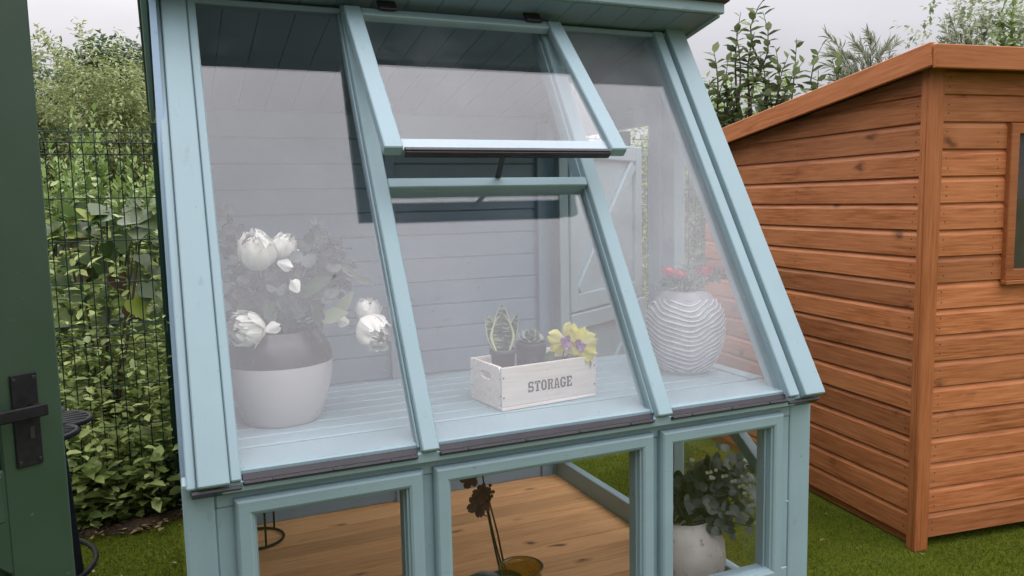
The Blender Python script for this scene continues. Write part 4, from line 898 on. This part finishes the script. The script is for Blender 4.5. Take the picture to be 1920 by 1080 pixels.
# snake plant
sc = incrate(.19, .52); snk = thing('snake_plant', sc, 'small snake plant with pale edged leaves in black pot at the left of the crate', 'potted plant')
V, F = lathe([(.026, 0), (.0365, .135), (.041, .137), (.041, .150), (.037, .150), (.034, .13), (.001, .128)], 32); MB().add([sc + Vector(v) for v in V], F).build('pot', M['pot_black'], snk, True)
def snake_mat():
    m, t, b, new, lk = newmat('snake_leaf'); f = noise(new, lk, 60, mapscale=(.6, .6, 4), detail=5, rough=.7)
    lk(ramp(new, lk, f, [(.42, (.012, .028, .014)), (.52, (.04, .07, .04)), (.60, (.30, .36, .24))]), b.inputs['Base Color']); b.inputs['Roughness'].default_value = .4; return m
M['snake'] = snake_mat(); M['snake_edge'] = plain('pale_leaf_edge', (.52, .54, .32), .45, .1)
def blade_leaf(parent, base, tip, face, width, seed):
    base = Vector(base); tip = Vector(tip); ax_ = tip - base; L_ = ax_.length; ax_.normalize(); fc = Vector(face); sd = ax_.cross(fc).normalized(); fc = sd.cross(ax_)
    nv = 12; V = []; F = []; mi = []
    prof_ = [(-1, .10), (-.80, .05), (-.4, .01), (0, -.02), (.4, .01), (.80, .05), (1, .10)]
    for j in range(nv + 1):
        v = j / nv; w_ = width * .5 * (math.sin(math.pi * (.22 + .78 * v) ** 1.15) ** .75 if v < 1 else 0) * (.55 + .45 * min(1, v * 2.2))
        for u, h in prof_: V.append(base + ax_ * L_ * v + sd * u * max(w_, .0004) + fc * (h * w_ * 2 + .10 * L_ * v * v * .4))
    n = len(prof_)
    for j in range(nv):
        for i in range(n - 1): F.append((j * n + i, j * n + i + 1, (j + 1) * n + i + 1, (j + 1) * n + i)); mi.append(1 if i in (0, n - 2) else 0)
    me = mesh('blade', V, F, True); me.materials.append(M['snake']); me.materials.append(M['snake_edge']); me.polygons.foreach_set('material_index', mi); return link('leaf', me, None, parent)
tc_ = sc + Vector((0, 0, .128)); toC = (CAM - sc); toC.z = 0; toC.normalize(); rt_ = Vector((CR.x, CR.y, 0)).normalized()
blade_leaf(snk, tc_ + toC * .012, tc_ + Vector((0, 0, .135)) + toC * .02, toC + Vector((0, 0, .15)), .075, 1)
blade_leaf(snk, tc_ - toC * .006, tc_ + Vector((0, 0, .158)), toC, .062, 2)
blade_leaf(snk, tc_ - rt_ * .01, tc_ + Vector((0, 0, .128)) - rt_ * .048, toC + rt_ * .5, .045, 3); blade_leaf(snk, tc_ + rt_ * .01, tc_ + Vector((0, 0, .13)) + rt_ * .05, toC - rt_ * .8, .04, 4)
# succulent
uc = incrate(.50, .55); suc = thing('succulent_pot', uc, 'grey green rosette succulent in a black dimpled pot inside the crate', 'potted plant')
def dimp(a, z, r): return -.0022 * max(0, math.sin(a * 22)) * max(0, math.sin(z * 420)) if .01 < z < .15 else 0
V, F = lathe([(.040, 0)] + [(.040 + .008 * i / 30, .003 + .155 * i / 30) for i in range(31)] + [(.045, .16), (.044, .15), (.001, .148)], 88, dimp); MB().add([uc + Vector(v) for v in V], F).build('pot', M['pot_black'], suc, True)
M['succ'] = leafmat('succulent_leaves', [(0, (.16, .20, .15)), (1, (.30, .34, .27))], .1, .5)
sm = petal_mesh(.026, .040, .014, .003, 8, M['succ'], 'leaf')
for i in range(26):
    lay = i / 26; el = .1 + 1.2 * lay; mm = Matrix.Translation(uc + Vector((0, 0, .156 + .014 * lay))) @ Matrix.Rotation(i * 2.4, 4, 'Z') @ Matrix.Rotation(el, 4, 'X') @ Matrix.Scale(1.15 - .45 * lay, 4); link('leaf', sm, None, suc, mm)
# yellow pansy
pcn = incrate(.80, .45); pan = thing('pansy_pot', pcn, 'yellow pansies with purple centres drooping over the right end of the crate', 'potted flowers')
V, F = lathe([(.030, 0), (.040, .085), (.042, .088), (.042, .098), (.038, .098), (.036, .085), (.001, .083)], 32); MB().add([pcn + Vector(v) for v in V], F).build('pot', M['pot_black'], pan, True)
M['yellow'] = leafmat('yellow_petals', [(0, (.56, .50, .06)), (.7, (.66, .60, .10)), (1, (.72, .68, .22))], .3, .5); M['purple'] = leafmat('purple_petals', [(0, (.16, .05, .20)), (1, (.33, .16, .38))], .2, .5)
dpn = (pcn - CAM).dot(CF) - .06
def npn(px, py, dd=0): return at(px, py, dpn + dd)
yp = [petal_mesh(.052, .056, .010, .007, q, M['yellow'], rnd=True) for q in (21, 22, 23)]; pp = petal_mesh(.017, .024, .006, .006, 24, M['purple'], rnd=True)
camf = frame(Vector((0, 0, 0)), (CR, CU, -CF)); mb = MB()
for cx_, cy_, rots, dd in ((1062, 640, (2.25, 1.2, -.3, -1.45, -2.3), 0), (1085, 648, (-.35, .45, -2.55, -2.0, -1.1), -.015)):
    c_ = npn(cx_, cy_, dd); V, F = lathe([(.008, -.006), (.010, 0), (.004, .006)], 12); core = MB().add(V, F).build('flower', M['purple'], pan, True, Matrix.Translation(c_) @ camf)
    for i, r_ in enumerate(rots): link('petal', yp[i % 3], None, core, Matrix.Translation(c_) @ camf @ Matrix.Rotation(r_, 4, 'Z') @ Matrix.Rotation(-.25 + .1 * i, 4, 'X') @ Matrix.Translation((0, .006, -.001 * i)) @ Matrix.Scale(.92, 4))
    for r_ in (rots[0] + .4, rots[2], rots[4] - .3, rots[1]): link('petal', pp, None, core, Matrix.Translation(c_) @ camf @ Matrix.Translation((0, 0, .008)) @ Matrix.Rotation(r_, 4, 'Z') @ Matrix.Rotation(.35, 4, 'X'))
    mb.tube([pcn + Vector((0, 0, .09)), c_ + CF * .02], .002, 5, False)
mb.build('stem', M['twig'], pan, True)
for px, py, dx_, dz_, sz in ((1090, 662, .3, -1, .07), (1075, 662, .05, -1, .06), (1040, 660, -.6, -.5, .05)): leafobj(pan, npn(px, py, -.005), CR * dx_ + I3[2] * dz_ - CF * .15, sz, .65, -CF, LEAFOV, M['lf_silk'])

# ------------------------------------------------------------------ things on the floor
FZ = .0625
# speckled stone pot with eucalyptus
ec = Vector((1.62, .33, FZ)); ep = thing('eucalyptus_pot', ec, 'speckled stone pot of eucalyptus on the floor behind the right lower window', 'potted plant')
M['stone'] = pottery('speckled_stone', (.38, .35, .31), (.66, .63, .58), .85, .75, 30)
V, F = lathe([(.085, 0), (.10, .01), (.135, .09), (.148, .17), (.142, .235), (.118, .285), (.100, .302), (.098, .315), (.104, .322), (.090, .318), (.086, .28), (.001, .275)], 56); MB().add([ec + Vector(v) for v in V], F).build('pot', M['stone'], ep, True)
rg = random.Random(97); mb = MB(); top = ec + Vector((0, 0, .29)); dE = (ec + Vector((0, 0, .4)) - CAM).dot(CF)
for px, py, dd, n_, sz in ((1285, 905, -.02, 6, .042), (1300, 885, .03, 6, .042), (1330, 870, .06, 7, .042), (1350, 880, .0, 6, .044), (1390, 860, .03, 7, .044), (1400, 880, .05, 6, .042), (1410, 930, .0, 6, .040), (1400, 960, -.05, 6, .042), (1370, 960, -.1, 6, .042), (1330, 950, -.1, 6, .042), (1300, 950, -.08, 6, .042), (1280, 960, -.06, 5, .042), (1420, 990, -.02, 6, .036), (1370, 1000, -.12, 5, .036), (1310, 915, -.04, 7, .042), (1360, 920, -.04, 7, .044), (1340, 900, .0, 7, .042), (1285, 930, 0, 6, .042), (1420, 910, .06, 6, .036), (1265, 900, .05, 5, .042), (1380, 910, .0, 6, .044), (1350, 840, .06, 5, .034)):
    sprig(ep, mb, top + Vector((rg.uniform(-.04, .04), rg.uniform(-.04, .04), 0)), at(px, py, dE + dd), n_, sz, rg, LEAFDISC2, M['lf_euca2'])
mb.build('stem', M['twig'], ep, True)
M['tiny'] = leafmat('tiny_cream_flowers', [(0, (.6, .58, .42)), (1, (.75, .74, .62))], .2)
tm = petal_mesh(.012, .012, .002, .002, 4, M['tiny'])
for i in range(34):
    px, py = rg.choice(((1345, 900), (1365, 895), (1395, 905), (1400, 920), (1415, 940), (1335, 885), (1300, 870))); link('blossom', tm, None, ep, Matrix.Translation(at(px + rg.uniform(-14, 14), py + rg.uniform(-14, 14), dE - .07)) @ camf @ Matrix.Rotation(rg.uniform(0, 6), 4, 'Z'))
# orchid
oc = Vector((1.045, .60, FZ)); orc = thing('orchid_plant', oc, 'dark purple orchid on tall bare stems behind the middle lower window', 'potted plant')
V, F = lathe([(.045, 0), (.058, .09), (.060, .095), (.055, .095), (.05, .08), (.001, .078)], 36); MB().add([oc + Vector(v) for v in V], F).build('pot', M['pot_black'], orc, True)
dO = (oc + Vector((0, 0, .3)) - CAM).dot(CF); oat = lambda px, py, dd=0: at(px, py, dO + dd)
M['orchid'] = leafmat('maroon_petals', [(0, (.075, .020, .034)), (1, (.19, .05, .085))], .25, .5); M['lf_orch'] = plain('orchid_leaf', (.022, .045, .025), .35, .3, 20); M['stemd'] = plain('dark_stem', (.035, .022, .018), .6, .3)
mb = MB(); ob = oc + Vector((0, 0, .085))
mb.tube([ob + Vector((-.012, 0, 0)), oat(922, 1000), oat(912, 950), oat(905, 890), oat(897, 840)], [.004, .0035, .003, .003, .002], 6); mb.tube([ob + Vector((.01, .01, 0)), oat(933, 1000), oat(920, 950), oat(908, 905)], [.004, .0035, .003, .003], 6); mb.tube([ob, oat(927, 1010), oat(915, 955)], [.004, .003, .003], 6)
mb.tube([oat(913, 968), oat(900, 963), oat(896, 955)], .002, 5); mb.tube([oat(908, 935), oat(918, 930), oat(920, 915)], .0015, 5)
mb.build('stem', M['stemd'], orc, True)
om = petal_mesh(.036, .046, .006, .004, 6, M['orchid'], rnd=True); 
for px, py, s_ in ((898, 945, 1.0), (905, 925, .85), (880, 897, .8), (895, 850, .9)):
    c_ = oat(px, py, -.012); V, F = lathe([(.005, -.006), (.008, 0), (.003, .008)], 10); core = MB().add(V, F).build('flower', M['orchid'], orc, True, Matrix.Translation(c_) @ camf)
    for k in range(5): link('petal', om, None, core, Matrix.Translation(c_) @ camf @ Matrix.Rotation(k * 1.257 + px, 4, 'Z') @ Matrix.Rotation(.35, 4, 'X') @ Matrix.Scale(s_, 4))
V, F = lathe([(.001, -.008), (.007, 0), (.001, .008)], 10)
for px, py in ((919, 910), (925, 922), (922, 930)): MB().add(V, F).build('bud', M['orchid'], orc, True, Matrix.Translation(oat(px, py, -.01)))
for px, py, sz in ((880, 1072, .13), (872, 1090, .15), (960, 1092, .12)):
    tip = oat(px, py, -.02); dl = tip - ob; o_ = leafobj(orc, ob, dl, dl.length, .42, I3[2] + dl.normalized() * .2, mesh('orchid_leaf', SH_OV[0], SH_OV[1], True), M['lf_orch'])
# amber glass bowl
def amber():
    m, t, b, new, lk = newmat('amber_glass'); b.inputs['Base Color'].default_value = (.50, .36, .09, 1); b.inputs['Transmission Weight'].default_value = .85; b.inputs['Roughness'].default_value = .05; b.inputs['IOR'].default_value = 1.45; return m
ac = onz(985, 1150, FZ); ac = Vector((ac.x, ac.y + .03, FZ)); am_ = thing('amber_jar', ac, 'amber glass jar on the floor beside the orchid', 'jar')
rA = .047 * (at(985, 1062, 2.9) - CAM).length / 2.9
zt = .30
dA = (ac - CAM).dot(CF)
ztop = at(985, 1057, dA).z
V, F = lathe([(.040, 0), (.062, .01), (.075, .05), (.078, ztop - FZ - .06), (.070, ztop - FZ - .025), (.072, ztop - FZ - .008), (.080, ztop - FZ), (.078, ztop - FZ + .002), (.068, ztop - FZ - .008), (.066, ztop - FZ - .025), (.073, ztop - FZ - .06), (.070, .05), (.05, .012), (.001, .010)], 48)
MB().add([ac + Vector(v) for v in V], F).build('jar_body', amber(), am_, True)
# wire plant stand at the back left
rc = onz(505, 1004, FZ + .012); ps = thing('plant_stand', Vector((rc.x - .04, rc.y, FZ)), 'black wire plant stand with ring base at the back left of the floor', 'plant stand')
rc = Vector((rc.x - .05, rc.y, FZ)); 
MB().tube([rc + Vector((math.cos(q * math.pi / 20) * .11, math.sin(q * math.pi / 20) * .11, .008)) for q in range(41)], .006, 6, False).build('ring_base', M['iron'], ps, True)
MB().tube([rc + Vector((math.cos(q * math.pi / 20) * .11, math.sin(q * math.pi / 20) * .11, .52)) for q in range(41)], .005, 6, False).build('top_ring', M['iron'], ps, True)
for k in range(3):
    a_ = .75 + k * 2.094; MB().tube([rc + Vector((math.cos(a_) * .11, math.sin(a_) * .11, z_)) for z_ in (.008, .52)], .005, 6).build('leg', M['iron'], ps, True)


# nail heads on the shiplap, litter on the turf
nm = MB(); rq = random.Random(8)
for k in range(18):
    z0 = .046 + k * BP
    for zz in (.028, .066):
        for xs in (.088, .345 if 1.08 < z0 < 1.77 else .62):
            p = S0 + SX * (xs + rq.uniform(-.006, .006)) + SY * -.0006 + I3[2] * (z0 + zz + rq.uniform(-.004, .004)); nm.tube([p + SY * .004, p], .0028, 6)
tag(nm.build('nail_heads', M['dark'], fw_), kind='stuff')
nm = MB()
for k in range(17):
    z0 = .046 + k * BP
    for zz in (.028, .066):
        for ys in (.075, .85):
            p = S0 + SY * (ys + rq.uniform(-.006, .006)) + SX * -.0006 + I3[2] * (z0 + zz + rq.uniform(-.004, .004))
            if p.z < roofz(ys) - .03: nm.tube([p + SX * .004, p], .0028, 6)
tag(nm.build('nail_heads', M['dark'], lw_), kind='stuff')
rng = np.random.default_rng(99); n = 46
Pq = np.concatenate([np.stack([rng.uniform(2.0, 4.0, 30), rng.uniform(-.5, .9, 30), np.full(30, .016)], 1), np.stack([rng.uniform(-.7, -.05, 16), rng.uniform(1.2, 2.1, 16), np.full(16, .016)], 1)])
dv = unit(np.stack([rng.normal(size=n), rng.normal(size=n), rng.normal(0, .1, n)], 1)); sz = rng.uniform(.012, .03, n)
tag(cloud('leaf_litter', Pq, dv, np.array([0, 0, 1.]) + rng.normal(0, .2, (n, 3)), sz, sz * .5, SH_OV, M['dead']), 'small dry leaf scraps lying on the green turf', 'leaf litter', kind='stuff')
